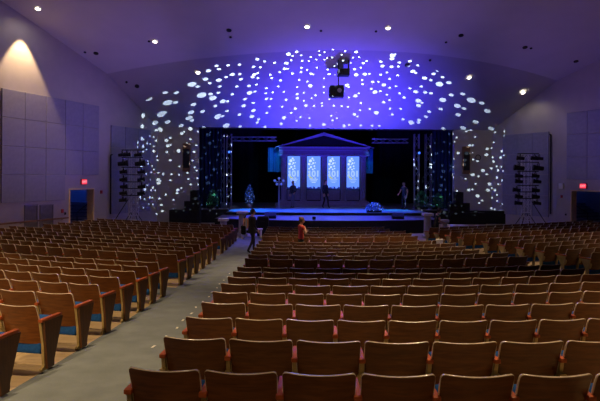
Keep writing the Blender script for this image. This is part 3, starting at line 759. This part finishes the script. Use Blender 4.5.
mb = MB(); mb.prism([L(283, 201.5, .62), L(365, 201.5, .62), L(365, 155, .62), L(283, 155, .62)], (0, .12, 0)); mb.build('back_wall', M['recess'], tp)
scr = [(287.3, 300.2), (307, 320.8), (327.6, 340.5), (347.2, 360.1)]
for k, (a, b) in enumerate(scr):
    MB().prism([L(a, 200.5, .55), L(b, 200.5, .55), L(b, 190.3, .55), L(a, 190.3, .55)], (0, .07, 0)).build('dado_panel', M['set'], tp)
for k in range(3):
    y0, y1 = (201.5, 203.6, 205.6)[k], (203.6, 205.6, 207.8)[k]; z1_, z0_ = L(300, y0).z, 0
    xa, xb = 279 - 3.2 * (k + 0), 369 + 3.2 * (k + 0)
    ya = -.15 - .38 * k
    MB().prism([Vector((sx(xa) - ox, ya, 0)), Vector((sx(xb) - ox, ya, 0)), Vector((sx(xb) - ox, ya, z1_)), Vector((sx(xa) - ox, ya, z1_))], (0, .38 if k else 1.0, 0)).build('step', M['set'], tp)
# projected banners between the columns
for k, (a, b) in enumerate(scr):
    xm, zb = (sx(a) + sx(b)) / 2, sz(189.3); w, h = sx(b) - sx(a) - .02, sz(156) - sz(189.3)
    bn = thing('projection_screen', f'bright blue projected banner reading 101 between temple columns, {ORD[k+1]} counted from the lamp post', 'projection screen', (xm, YS + .5, zb), 0, 'projected banners of the temple set')
    MB().box((0, .02, h / 2), (w, .04, h)).build('panel', M['screen'], bn)
    rr = random.Random(11); mb = MB()
    for (dx, dz, r) in ((-.22, .86, .11), (-.1, .93, .07), (-.3, .76, .09), (-.05, .79, .07), (-.19, .67, .08), (.02, .7, .06), (-.08, .6, .06), (-.3, .62, .06), (.05, .63, .05), (-.02, .88, .05), (.08, .80, .04), (-.13, .75, .04)):
        mb.cyl((dx * w * 1.2 + .02, -.004, dz * h), (dx * w * 1.2 + .02, -.001, dz * h), r, r * .98, 9)
    mb.build('spot_pattern', M['scr_white'], bn)
    mb = MB()
    for dx, dz, r in ((-.34, .42, .10), (-.26, .36, .09), (-.12, .33, .07), (.12, .34, .06), (-.36, .52, .07)): mb.cyl((dx * w, -.003, dz * h), (dx * w, -.001, dz * h), r, r * .98, 9)
    mb.build('yellow_splash', M['scr_yellow'], bn)
    text_mesh('101', .58, .002, M['scr_text'], 'numerals', bn, (0, -.004, h * .46), (PI / 2, 0, 0))
    mb = MB()
    for z_, ww in ((.30, .62), (.25, .5), (.205, .3)): mb.box((0, -.003, z_ * h), (w * ww, .003, .035))
    mb.build('caption_line', M['scr_text' if k > 1 else 'scr_white'], bn)
    mb = MB(); x_ = -w / 2
    while x_ < w / 2 - .03:
        ww = min(rr.uniform(.035, .08), w / 2 - x_); hh = rr.uniform(.05, .2); mb.box((x_ + ww / 2, -.003, hh / 2), (ww, .003, hh)); x_ += ww
    mb.build('skyline_strip', M['scr_dark'], bn)
# drapes either side of the temple
curtain('blue_drape', 'turquoise blue drape hanging left of the temple set', at(268, 160, 37.7).x, at(281, 160, 37.7).x, 37.7, at(270, 172, 37.7).z, at(270, 147.5, 37.7).z, M['drape'], 4, .05, 'drape')
curtain('blue_drape', 'narrow turquoise blue drape hanging right of the temple set', at(366, 160, 37.7).x, at(373, 160, 37.7).x, 37.7, at(370, 173.5, 37.7).z, at(370, 148.6, 37.7).z, M['drape'], 3, .05, 'drape')

# lamp post with globes
YP = 33.6; b = at(279, 200, YP)
lp = thing('lamp_post', 'old style street lamp post with globes at the left of the stage', 'lamp post', (b.x, YP, STZ)); zt = at(279, 181, YP).z - STZ
MB().lathe([(.17, 0), (.17, .06), (.11, .12), (.10, .3), (.06, .36), (.045, zt)], n=16).build('post', M['steel'], lp)
mb = MB().tube([Vector((-.22, 0, zt - .06)), Vector((-.1, 0, zt - .14)), Vector((.1, 0, zt - .14)), Vector((.22, 0, zt - .06))], .02).cyl((-.3, 0, zt - .04), (.3, 0, zt - .04), .018, .018, 8)
mb.cyl((0, 0, zt), (0, 0, zt + .1), .04, .03, 10); mb.build('arm', M['steel'], lp)
for dx, dz in ((-.28, .02), (-.14, -.2), (.0, .17), (.14, -.2), (.28, .02)):
    gl = MB().sph((dx, 0, zt + dz), .085).build('globe', M['litglobe'], lp, smooth=True)
    MB().cyl((dx, 0, zt + dz - .1), (dx, 0, zt + dz - .06), .04, .05, 10).build('fitter', M['steel'], gl)

# lit tree and lit bush
def lit_plant(nm, lb, cat, px, Y, z0, wid, hgt, rr, shape, nleaf, nb, leafm, bulbs):
    c = at(px, 200, Y); t = thing(nm, lb, cat, (c.x, Y, z0))
    rn = random.Random(rr)
    def pt():
        while True:
            z = rn.random(); rmax = (math.sin(PI * min(1, .12 + z * .9)) if shape == 'oval' else math.sqrt(max(0, 1 - z * z)))
            a = rn.uniform(0, 2 * PI); r = rmax * math.sqrt(rn.uniform(.3, 1))
            return Vector((wid / 2 * r * math.cos(a), wid / 2 * r * math.sin(a), .12 + z * (hgt - .12)))
    if shape == 'oval':
        MB().cyl((0, 0, 0), (0, 0, hgt * .8), .05, .02, 8).build('trunk', M['brown'], t)
        MB().lathe([(.16, 0), (.2, .22), (.18, .22), (.02, .2)], n=16).build('pot', M['stone'], t)
    else:
        MB().box((0, 0, .07), (wid * .85, wid * .4, .14), bevel=.02).build('planter', M['black'], t)
    mb = MB()
    for _ in range(nleaf):
        p = pt(); d = Vector((rn.gauss(0, 1), rn.gauss(0, 1), rn.gauss(.3, 1))).normalized(); s_ = d.orthogonal().normalized(); ln = rn.uniform(.06, .13)
        vv = [mb.bm.verts.new(q) for q in (p, p + d * ln * .5 + s_ * ln * .22, p + d * ln, p + d * ln * .5 - s_ * ln * .22)]; mb.bm.faces.new(vv)
    mb.build('foliage', leafm, t)
    if not nb: return
    mb1, mb2 = MB(), MB()
    for k in range(nb): (mb2 if k % 5 == 0 else mb1).sph(pt() * 1.02, .016, n=6)
    o1 = mb1.build('string_light', M[bulbs[0]], t); o1['kind'] = 'stuff'; o2 = mb2.build('white_string_light', M[bulbs[1]], t); o2['kind'] = 'stuff'
lit_plant('lit_tree', 'small potted tree covered in blue string lights on the left stage', 'tree', 249.5, 34.2, STZ, .66, 1.5, 3, 'oval', 900, 70, M['leafblue'], ('litblue', 'litwhite'))
lit_plant('lit_bush', 'low bush with blue and white string lights at the stage edge', 'bush', 374, 30.0, STZ, 1.0, .55, 5, 'dome', 500, 45, M['leafblue'], ('litblue', 'litwhite'))
lit_plant('leafy_bush', 'green leafy bush between the two right upright trusses', 'bush', 421.5, 33.3, STZ, .9, 1.15, 8, 'dome', 700, 0, M['leafgreen'], None)
lit_plant('leafy_bush', 'green leafy bush in front of the right navy curtain', 'bush', 438, 33.1, STZ, .8, 1.0, 9, 'dome', 600, 0, M['leafgreen'], None)
lit_plant('leafy_bush', 'green leafy bush in front of the left curtain leg', 'bush', 213, 32.8, STZ, .8, 1.15, 10, 'dome', 600, 0, M['leafgreen'], None)

# ------------------------------------------------------------------ pedestals and floor boxes near the stage
def pedestal(px, ytop, ybot, wpx, Y, lb, z0=.02):
    a = at(px, ytop, Y); h = a.z - z0; w = wpx * Y / F
    t = thing('pedestal', lb, 'pedestal', (a.x, Y, z0), 0, 'grey stone-look pedestals in front of the stage')
    MB().box((0, 0, .06), (w * 1.15, w * 1.15, .12), bevel=.012).build('base', M['stone'], t)
    MB().lathe([(w * .48, .12), (w * .46, .3), (w * .43, h - .16), (w * .5, h - .12)], n=24).build('shaft', M['stone'], t)
    MB().box((0, 0, h - .06), (w * 1.3, w * 1.3, .12), bevel=.02).build('cap', M['cap'], t)
pedestal(242.5, 211, 236, 8.5, 24.9, 'grey pedestal with white cap at the end of the carpet aisle')
pedestal(223.5, 218.5, 232, 7.5, 25.8, 'low pedestal with white cap left of the carpet aisle end')
pedestal(427.5, 213.2, 235, 8, 24.6, 'taller grey pedestal right of the stage beside the bending person')
pedestal(444.8, 219.5, 235, 5.5, 23.6, 'shorter pedestal with white cap right of the standing person')
pedestal(457.5, 225, 235, 9, 24.6, 'lowest pedestal with wide white cap right of the stage')
# white bench behind the suited man
b = at(251, 240, 23.6)
bt = thing('bench', 'low white bench behind the man in the dark suit', 'bench', (b.x, 23.9, .017))
MB().box((0, 0, .42), (1.0, .36, .06), bevel=.01).build('seat', M['cap'], bt)
for x_ in (-.42, .42): MB().box((x_, 0, .195), (.08, .3, .39)).build('leg', M['cap'], bt)
# black draped case + wedges on the apron
b = at(263, 226, 24.9); zc = at(263, 216.5, 24.9).z
o = thing('equipment_case', 'tall black equipment case in front of the stage beside the suited man', 'case', (b.x, 24.9, .017))
MB().box((0, 0, (zc) / 2), (.55, .5, zc - .02), bevel=.06).build('body', M['black'], o); MB().box((0, -.26, zc * .75), (.2, .03, .03)).build('handle', M['blackmetal'], o)
b = at(314, 220, 26.35)
fx = thing('floor_effect_light', 'small black box light on the front edge of the stage', 'stage light', (b.x, 26.35, LOZ))
MB().box((0, 0, .09), (.17, .2, .15), bevel=.015).build('housing', M['black'], fx); MB().cyl((0, 0, .165), (0, .0, .185), .05, .05, 12).build('lens', M['steel'], fx)
for px, lb in ((270, 'black wedge monitor on the lower stage left of centre'), (399, 'black wedge monitor on the lower stage right end')):
    b = at(px, 219, 26.9)
    wdg = thing('monitor_wedge', lb, 'speaker', (b.x, 27.2, LOZ))
    MB().prism([(-.3, -.2, 0), (-.3, .22, 0), (-.3, .22, .16), (-.3, -.05, .32), (-.3, -.2, .14)], (.6, 0, 0)).build('cabinet', M['black'], wdg)
    MB().box((0, .105, .262), (.5, .012, .2), Matrix.Rotation(rad(59), 3, 'X')).build('grille', M['blackmetal'], wdg)
# small things left on seats
def on_seat(r, blk, k):
    return [e for e in seats if e[0] == blk and e[1] == r and e[2] == k][0]

# ------------------------------------------------------------------ people
def chain_mesh(verts, edges, radii, levels=2):
    me = bpy.data.meshes.new('tmp'); me.from_pydata([tuple(v) for v in verts], edges, [])
    o = bpy.data.objects.new('tmp', me); C.objects.link(o)
    sk = o.modifiers.new('s', 'SKIN'); sk.use_smooth_shade = True
    for v, r in zip(me.skin_vertices[0].data, radii): v.radius = (r if isinstance(r, tuple) else (r, r))
    me.skin_vertices[0].data[0].use_root = True
    sub = o.modifiers.new('d', 'SUBSURF'); sub.levels = levels; sub.render_levels = levels
    bpy.context.view_layer.update()
    res = bpy.data.meshes.new_from_object(o.evaluated_get(bpy.context.evaluated_depsgraph_get()))
    bpy.data.objects.remove(o); return res
def person(label, loc, yaw, scale, pose, top, bottom, hair, hairm, extra=None, sleeve=True):
    """pose: dict of joints in metres for a 1.75 m body, facing local +Y"""
    J = dict(pelvis=(0, 0, .95), waist=(0, 0, 1.10), chest=(0, .0, 1.30), upper=(0, -.01, 1.42), neck=(0, 0, 1.50), head=(0, .02, 1.58),
             shL=(-.18, 0, 1.415), elL=(-.23, -.03, 1.14), wrL=(-.22, .05, .90), shR=(.18, 0, 1.415), elR=(.23, -.03, 1.14), wrR=(.22, .05, .90),
             hiL=(-.095, 0, .90), knL=(-.10, .02, .50), anL=(-.10, -.02, .09), toL=(-.11, .14, .045), hiR=(.095, 0, .90), knR=(.10, .02, .50), anR=(.10, -.02, .09), toR=(.11, .14, .045))
    J.update({k: v for k, v in pose.items() if k not in ('nod', 'turn')}); V = {k: Vector(v) for k, v in J.items()}
    for sd in 'LR':
        d = (V['wr' + sd] - V['el' + sd]).normalized(); V['pa' + sd] = V['wr' + sd] + d * .085
    names = list(V.keys()); ix = {k: i for i, k in enumerate(names)}
    E = [('pelvis', 'waist'), ('waist', 'chest'), ('chest', 'upper'), ('upper', 'neck'), ('neck', 'head')]
    for sd in 'LR': E += [('upper', 'sh' + sd), ('sh' + sd, 'el' + sd), ('el' + sd, 'wr' + sd), ('wr' + sd, 'pa' + sd), ('pelvis', 'hi' + sd), ('hi' + sd, 'kn' + sd), ('kn' + sd, 'an' + sd), ('an' + sd, 'to' + sd)]
    R = dict(pelvis=(.155, .115), waist=(.14, .10), chest=(.165, .115), upper=(.13, .09), neck=.055, head=.055, sh=.065, el=.045, wr=.03, pa=(.038, .022), hi=.088, kn=.06, an=.045, to=.04)
    rr = [R.get(k, R.get(k[:2])) for k in names]
    body = chain_mesh([V[k] for k in names], [(ix[a], ix[b]) for a, b in E], rr)
    bm = bmesh.new(); bm.from_mesh(body)
    # fingers
    for sd in 'LR':
        d = (V['pa' + sd] - V['wr' + sd]).normalized(); s_ = d.cross(Vector((0, 1, 0))) if abs(d.y) < .9 else d.cross(Vector((0, 0, 1))); s_.normalize(); nrm = d.cross(s_)
        cv = []; ce = []; cr = []
        for k, ln in enumerate((.062, .074, .070, .055)):
            b_ = V['pa' + sd] + s_ * (k - 1.5) * .019; i0 = len(cv)
            cv += [b_ - d * .02, b_ + d * ln * .55, b_ + d * ln * .92 + nrm * ln * .35]; ce += [(i0, i0 + 1), (i0 + 1, i0 + 2)]; cr += [.010, .009, .008]
        i0 = len(cv); b_ = V['wr' + sd] + d * .03 + s_ * .028
        cv += [b_, b_ + d * .035 + s_ * .03, b_ + d * .065 + s_ * .035]; ce += [(i0, i0 + 1), (i0 + 1, i0 + 2)]; cr += [.012, .011, .009]
        for i in range(0, len(cv), 3):
            f_ = chain_mesh(cv[i:i + 3], [(0, 1), (1, 2)], cr[i:i + 3], 1); bm.from_mesh(f_)
    # head
    H = V['head'] + Vector((0, .025, .075)); tilt = Euler((pose.get('nod', 0), 0, pose.get('turn', 0))).to_matrix()
    def add_sph(c, r, sc, n=14, mi=0):
        q = bmesh.ops.create_uvsphere(bm, u_segments=n, v_segments=10, radius=r)
        for v in q['verts']:
            p = Vector((v.co.x * sc[0], v.co.y * sc[1], v.co.z * sc[2])) + Vector(c)
            if c == (0, 0, 0) and p.z < -.03: p.x *= 1 - 1.8 * (-.03 - p.z); p.y += .12 * (-.03 - p.z)
            v.co = H + tilt @ p
        for f_ in {f for v in q['verts'] for f in v.link_faces}: f_.material_index = mi
    nf = len(bm.faces)
    bm.faces.ensure_lookup_table()
    for f_ in bm.faces:
        c = f_.calc_center_median(); mi = 1
        hand = min((c - V['pa' + sd]).length for sd in 'LR') < .13 and min((c - V['wr' + sd]).dot((V['pa' + sd] - V['wr' + sd]).normalized()) for sd in 'LR' if (c - V['pa' + sd]).length < .16) > -.01
        def seg(p, a, b):
            t_ = max(0, min(1, (p - a).dot(b - a) / (b - a).length_squared)); return (p - a - (b - a) * t_).length
        bare = (not sleeve) and any(seg(c, V['el' + sd], V['wr' + sd]) < .058 or seg(c, V['el' + sd] * .5 + V['sh' + sd] * .5, V['el' + sd]) < .058 for sd in 'LR')
        if hand or bare: mi = 0
        elif c.z > V['neck'].z - .015 and (c - V['neck']).length < .16: mi = 0
        elif c.z < .10: mi = 3
        elif c.z < V['pelvis'].z + .0 and min((c - V['wr' + sd]).length for sd in 'LR') > .1 and min((c - V['el' + sd]).length for sd in 'LR') > .09: mi = 2
        f_.material_index = mi
    add_sph((0, 0, 0), .105, (.78, .98, 1.18))
    add_sph((0, .108, -.02), .016, (.9, 1.3, 1.5), 8)
    for x_ in (-.082, .082): add_sph((x_, -.005, -.01), .028, (.35, .7, 1.1), 8)
    for x_ in (-.032, .032): add_sph((x_, .088, .012), .012, (1.2, .8, .8), 8, 4)
    add_sph((0, .088, -.058), .016, (1.6, .5, .4), 8, 5)
    for f_ in bm.faces: f_.smooth = True
    me = bpy.data.meshes.new('person'); bm.to_mesh(me); bm.free()
    for m_ in (M['skin'], top, bottom, M['shoe'], M['eye'], M['arm']): me.materials.append(m_)
    o = bpy.data.objects.new('person', me); C.objects.link(o); o.location = Vector(loc) - Vector((0, 0, .018)); o.rotation_euler = (0, 0, yaw); o.scale = (scale,) * 3
    tag(o, label, 'person')
    hb = MB(); hb.sph((0, -.022, .025), .112, (.82, .98, 1.1), 16)
    kill = [v for v in hb.bm.verts if (v.co.y > .055 and v.co.z < .085) or v.co.z < (-.13 if hair == 'long' else -.075)]
    bmesh.ops.delete(hb.bm, geom=kill, context='VERTS')
    if hair == 'bun': hb.sph((0, -.10, .09), .055)
    if hair == 'long': hb.sph((0, -.07, -.10), .085, (.95, .6, 1.5))
    for v in hb.bm.verts: v.co = H + tilt @ v.co
    hb.build('hair', hairm, o, smooth=True)
    if extra: extra(o, V)
    return o
# man in the suit, mid-stride in the aisle
fz = lambda X, Y: floor_z(X, Y) + .006
pm = at(252, 251, 19.4)
def suit_extra(o, V):
    # open jacket skirt and shirt front, bag on the hip
    mb = MB()
    n = 20; rings = []
    for z, a, b_ in ((1.12, .165, .135), (.95, .19, .155), (.80, .205, .165)):
        rings.append([mb.bm.verts.new((a * math.cos(2 * PI * k / n + PI / 2 + .16), .0 + b_ * math.sin(2 * PI * k / n + PI / 2 + .16), z)) for k in range(n)])
    for p, q in zip(rings, rings[1:]):
        for k in range(n - 1): mb.bm.faces.new((p[k], p[k + 1], q[k + 1], q[k]))
    j = mb.build('jacket_skirt', M['suit'], o); sd = j.modifiers.new('solid', 'SOLIDIFY'); sd.thickness = .012
    MB().box((0, .118, 1.30), (.07, .012, .26), bevel=.004).build('shirt_front', M['shirtw'], o)
pman = person('man in a black suit walking in the carpet aisle near the stage', (pm.x, 19.4, fz(pm.x, 19.4)), -.85, .92,
       dict(hiL=(-.09, 0, .90), knL=(-.10, .16, .52), anL=(-.10, .16, .10), toL=(-.11, .33, .05), knR=(.10, -.05, .49), anR=(.10, -.28, .11), toR=(.11, -.14, .045),
            elL=(-.27, .02, 1.15), wrL=(-.26, .17, .96), elR=(.25, -.08, 1.15), wrR=(.26, .08, .93), turn=-.2), M['suit'], M['suit'], 'short', M['hairdark'], suit_extra)
# his shoulder bag (hangs from him: its own thing) and the orange bundle on his arm
bg = thing('shoulder_bag', 'dark shoulder bag hanging at the suited man\'s hip', 'bag', pman.location + Vector((-.33, .02, .68)), .3)
MB().box((0, 0, .17), (.14, .34, .32), bevel=.04).build('body', M['velour'], bg); MB().tube([Vector((0, -.12, .3)), Vector((.04, -.05, .62)), Vector((.14, .0, .79)), Vector((.04, .08, .6)), Vector((0, .12, .3))], .012).build('strap', M['velour'], bg)
ob = at(246, 223, 20.2)
# person in orange partly behind the man
# person in red among the seats
pr = at(301, 236, 17.0)
person('person in a red top with brown hair in a bun, standing among seats', (pr.x, 17.0, fz(pr.x, 17.0)), -1.15, .83,
       dict(elR=(.22, .10, 1.16), wrR=(.02, .17, 1.33), elL=(-.24, .04, 1.14), wrL=(-.12, .22, 1.20), nod=-.12), M['red'], M['suit'], 'bun', M['hairfair'], None, False)
pb = at(436, 226, 22.7)
person('person in dark clothes standing between the pedestals right of the stage', (pb.x, 22.7, .018), -1.4, .87,
       dict(chest=(0, .05, 1.29), upper=(0, .08, 1.40), neck=(0, .11, 1.47), head=(0, .15, 1.54), shL=(-.18, .08, 1.39), shR=(.18, .08, 1.39), elL=(-.23, .08, 1.12), wrL=(-.18, .30, 1.02), elR=(.23, .10, 1.12), wrR=(.18, .32, 1.04), nod=-.25), M['shirtdark'], M['suit'], 'short', M['hairdark'], None, False)
def on_stage(px, py, Y): q = at(px, py, Y); return (q.x, Y, STZ)
person('performer in dark coat and grey trousers on stage by the lamp post', on_stage(293, 207, 34.3), 2.6, 1.0, dict(knL=(-.08, .05, .50), anL=(-.08, .06, .09), toL=(-.09, .20, .045), elL=(-.25, .03, 1.15), wrL=(-.24, .2, 1.0)), M['shirtdark'], M['greytr'], 'long', M['hairdark'])
person('performer in black walking on stage before the temple middle', on_stage(325.3, 207, 34.3), -2.4, 1.03, dict(knL=(-.10, .13, .50), anL=(-.11, .17, .09), toL=(-.12, .32, .045), anR=(.12, -.14, .09), toR=(.13, .0, .045)), M['suit'], M['suit'], 'short', M['hairdark'])
person('performer in dark shirt and light patches at the right of the stage', on_stage(404, 208, 33.2), 2.5, .98, dict(elR=(.26, .0, 1.16), wrR=(.30, .14, 1.02)), M['shirtdark'], M['shirtdark'], 'short', M['hairdark'], None, False)

# orange bundle under the suited man's arm
ob = at(246.2, 223.5, 19.4)
q = thing('folded_vest', 'orange folded garment carried at the suited man\'s back', 'garment', (ob.x - .02, 19.42, ob.z - .20), .4)
MB().box((0, 0, .2), (.2, .12, .40), bevel=.05, seg=3).build('cloth', M['orange'], q)
MB().box((0, -.063, .2), (.05, .008, .34)).build('reflective_strip', M['cap'], q)

# small things on the seats
e = min((e for e in seats if e[0] == 'centre'), key=lambda e: abs(proj_x(e[4], e[5]) - 447) + 40 * abs(e[1] - 15))
prof = [(-.034, .60), (-.026, .70), (-.020, .765), (0, .776), (.022, .765), (.034, .70), (.045, .62)]
us_ = [-.13, -.10, -.04, .03, .09, .12]
def cl_(u, v, off):
    k = int(round(v * (len(prof) - 1))); y, z = prof[k]
    return Vector((u, y + off * (-1 if y < 0 else 1) * .5 + .004 * math.sin(u * 60), z + off + .006 * math.sin(u * 45 + k)))
cloth = MB().slab(lambda u, v: cl_(u, v, 0), lambda u, v: cl_(u, v, .008), us_, [k / 6 for k in range(7)]).build('white_cloth', M['metalwhite'], None, (e[4], e[5], e[6] + .004), smooth=True)
cloth.rotation_euler = (0, 0, e[7]); tag(cloth, 'small white cloth draped over a seat back near the right aisle', 'cloth')

# ------------------------------------------------------------------ lights
def light(nm, kind, loc, energy, col, target=None, **kw):
    d = bpy.data.lights.new(nm, kind); d.energy = energy; d.color = col
    for k, v in kw.items(): setattr(d, k, v)
    o = bpy.data.objects.new(nm, d); C.objects.link(o); o.location = loc
    if target is not None: o.rotation_euler = (Vector(target) - Vector(loc)).to_track_quat('-Z', 'Y').to_euler()
    return o
WARM = (1, .68, .36)
SOFT = (1, .84, .72)
# house downlights recessed in the ceiling over the audience
for (X, Y, tgt, en, ang) in ((-3.4, 6.8, (-3.4, 7.0, 0), 2900, 56), (-4.0, -4.5, (-5.6, 7, 0), 6000, 38), (-2.2, -3.5, (-1.3, 4.5, 0), 900, 36), (3.0, 7.0, (2.7, 6.0, 0), 4200, 50),
                        (-6.5, 13.5, (-6.5, 14.5, 0), 2300, 66), (1.8, 17, (1.8, 15.6, 0), 4600, 56), (8.5, 18, (8.5, 17, 0), 2200, 64), (-6, 13, (-5.0, 20, 0), 900, 40), (2, 20.5, (2, 21, 0), 1300, 56)):
    light('house_downlight', 'SPOT', (X, Y, ceil_rel(X, Y) - .3), en, WARM, tgt, spot_size=rad(ang), spot_blend=.8, shadow_soft_size=.3)
for q, en in zip(LAMP_POS, (28, 45, 80, 80, 30, 40, 30)):
    light('downlight_beam', 'SPOT', q - Vector((0, .05, .12)), en, SOFT, q - Vector((0, .05, 6)), spot_size=rad(165), spot_blend=.6, shadow_soft_size=.12)
# wall washer on the left
wq = wp(PL, DLr, NL, on_wall(PL, DLr, 21, 37)[0], 9.74, .55)
light('wall_washer', 'SPOT', wq, 1500, (1, .66, .34), wq + Vector((0, 0, -5)), spot_size=rad(62), spot_blend=.35, shadow_soft_size=.05)
# blue-violet uplights at the stage front washing the ceiling
light('blue_uplight', 'SPOT', (2.2, 27.6, 1.1), 8600, (.075, .045, 1), (2.0, 30.8, 6.8), spot_size=rad(112), spot_blend=1, shadow_soft_size=.2)
light('violet_wash', 'SPOT', (2.0, 24.6, 1.4), 1100, (.30, .17, 1), (1.5, 21.5, 10), spot_size=rad(120), spot_blend=1, shadow_soft_size=.3)
light('violet_wash_left', 'SPOT', (-2, 25.4, 1.4), 1050, (.36, .20, 1), (-11, 24, 7.5), spot_size=rad(80), spot_blend=1, shadow_soft_size=.3)
light('violet_wash_right', 'SPOT', (6, 25.4, 1.4), 650, (.34, .18, 1), (15, 24, 7.5), spot_size=rad(80), spot_blend=1, shadow_soft_size=.3)
# stage lights
BL = (.02, .09, 1)
for X, tx, en in ((-3.0, -2.2, 6500), (.3, .6, 5600), (3.2, 3.2, 5600), (5.6, 5.2, 3000)):
    light('stage_blue', 'SPOT', (X, 30.6, 6.2), en, BL, (tx, 31.2, .8), spot_size=rad(48), spot_blend=.6, shadow_soft_size=.1)
    light('stage_blue', 'SPOT', (X, 29.4, 6.6), en * .8, (.05, .06, 1), (tx * .9, 27.6, .7), spot_size=rad(38), spot_blend=.6, shadow_soft_size=.1)
light('apron_blue_left', 'SPOT', (-3.4, 31, 5.7), 2600, (.01, .32, 1), (-3.0, 31.4, .8), spot_size=rad(40), spot_blend=.5)
light('apron_blue_right', 'SPOT', (6.0, 31.5, 5.7), 2400, (.01, .4, 1), (5.9, 32.0, .8), spot_size=rad(26), spot_blend=.5)
light('set_violet', 'SPOT', (-3.6, 32.9, 5.3), 120, (.22, .16, 1), (2.2, 36.6, 2.6), spot_size=rad(75), spot_blend=.7)
light('drape_blue', 'SPOT', (-1.5, 35.2, 5.2), 130, (.05, .4, 1), (-1.9, 37.7, 4.0), spot_size=rad(45), spot_blend=.6)
light('drape_blue', 'SPOT', (4.9, 35.2, 5.2), 80, (.05, .4, 1), (5.1, 37.7, 4.0), spot_size=rad(40), spot_blend=.6)
light('curtain_blue', 'SPOT', (-4.2, 31.3, 5.4), 20, (.06, .15, 1), (-5.6, 33.4, 3.0), spot_size=rad(70), spot_blend=.8)
light('curtain_blue', 'SPOT', (7.6, 31.8, 5.4), 80, (.06, .15, 1), (9.0, 33.8, 3.0), spot_size=rad(70), spot_blend=.8)
light('aisle_blue', 'SPOT', (-2.5, 27, 5.5), 1400, (.10, .08, 1), (-3.0, 22.9, 0), spot_size=rad(30), spot_blend=.8)
# gobo projector: many small round beams thrown on the front ceiling and the proscenium
gl = light('dot_projector', 'POINT', (1.6, 20.8, 3.4), 20000, (1, 1, 1), None, shadow_soft_size=0.0)
gd = gl.data; gd.use_nodes = True; nt = gd.node_tree; n, l = nt.nodes, nt.links
em = n['Emission']
ge = n.new('ShaderNodeNewGeometry')
def math_(op, a, b=None):
    q = n.new('ShaderNodeMath'); q.operation = op
    for i, v in enumerate((a, b)):
        if v is None: continue
        if isinstance(v, (int, float)): q.inputs[i].default_value = v
        else: l.new(v, q.inputs[i])
    return q.outputs[0]
sep = n.new('ShaderNodeSeparateXYZ'); l.new(ge.outputs['Incoming'], sep.inputs[0])
ca, sa = math.cos(rad(28)), math.sin(rad(28))      # optical axis, tipped up toward the stage
qv = math_('SUBTRACT', math_('MULTIPLY', sep.outputs[2], ca), math_('MULTIPLY', sep.outputs[1], sa))
rv = math_('ADD', math_('ADD', math_('MULTIPLY', sep.outputs[1], ca), math_('MULTIPLY', sep.outputs[2], sa)), 1.0)
cmb = n.new('ShaderNodeCombineXYZ'); l.new(math_('DIVIDE', sep.outputs[0], rv), cmb.inputs[0]); l.new(math_('DIVIDE', qv, rv), cmb.inputs[1])
ar_ = math_('DIVIDE', sep.outputs[0], sep.outputs[1]); aa = math_('ABSOLUTE', ar_); ab = math_('ABSOLUTE', math_('ADD', ar_, .10)); ee = math_('DIVIDE', sep.outputs[2], sep.outputs[1])
def and_(*q):
    r = q[0]
    for x in q[1:]: r = math_('MULTIPLY', r, x)
    return r
def pattern(scale, base, vary, grow):
    vo = n.new('ShaderNodeTexVoronoi'); vo.voronoi_dimensions = '2D'; vo.feature = 'F1'; vo.inputs['Scale'].default_value = scale; vo.inputs['Randomness'].default_value = .9
    l.new(cmb.outputs[0], vo.inputs['Vector'])
    sc3 = n.new('ShaderNodeSeparateColor'); l.new(vo.outputs['Color'], sc3.inputs[0])
    thr = math_('ADD', math_('MULTIPLY', math_('POWER', sc3.outputs[0], 4.0), vary), base)
    thr = math_('MULTIPLY', thr, math_('ADD', .85, math_('MULTIPLY', math_('MINIMUM', aa, 1.1), grow)))
    return math_('MULTIPLY', math_('LESS_THAN', vo.outputs['Distance'], thr), math_('GREATER_THAN', sc3.outputs[1], .12))
low = math_('LESS_THAN', ee, .20)
dot = math_('ADD', math_('MULTIPLY', pattern(58, .135, .14, .1), low), math_('MULTIPLY', pattern(36, .118, .13, .6), math_('SUBTRACT', 1.0, low)))
hole = and_(math_('LESS_THAN', aa, .40), math_('LESS_THAN', ee, .19))
msk = and_(math_('GREATER_THAN', sep.outputs[1], 0), math_('LESS_THAN', ab, 1.07), math_('LESS_THAN', math_('ADD', ab, math_('MULTIPLY', ee, .35)), 1.2), math_('GREATER_THAN', ee, -.26),
           math_('LESS_THAN', math_('ADD', ee, math_('MULTIPLY', math_('MULTIPLY', aa, aa), .33)), 1.16), math_('SUBTRACT', 1.0, hole))
l.new(math_('MULTIPLY', dot, msk), em.inputs['Strength'])
em.inputs['Color'].default_value = (.62, .80, 1, 1)
# faint world
w = bpy.data.worlds.new('dark_hall'); S.world = w; w.use_nodes = True
w.node_tree.nodes['Background'].inputs[0].default_value = (.02, .02, .03, 1); w.node_tree.nodes['Background'].inputs[1].default_value = .0

# the seats, one object each (built last)
for e in near:
    o = seat(e[3], e[8]); o.location = (e[4], e[5], e[6]); o.rotation_euler = (0, 0, e[7])
    tag(o, seat_label(e), 'seat', {'centre': 'seats of the centre block', 'left': 'seats of the left block', 'right': 'seats of the right block'}[e[0]])
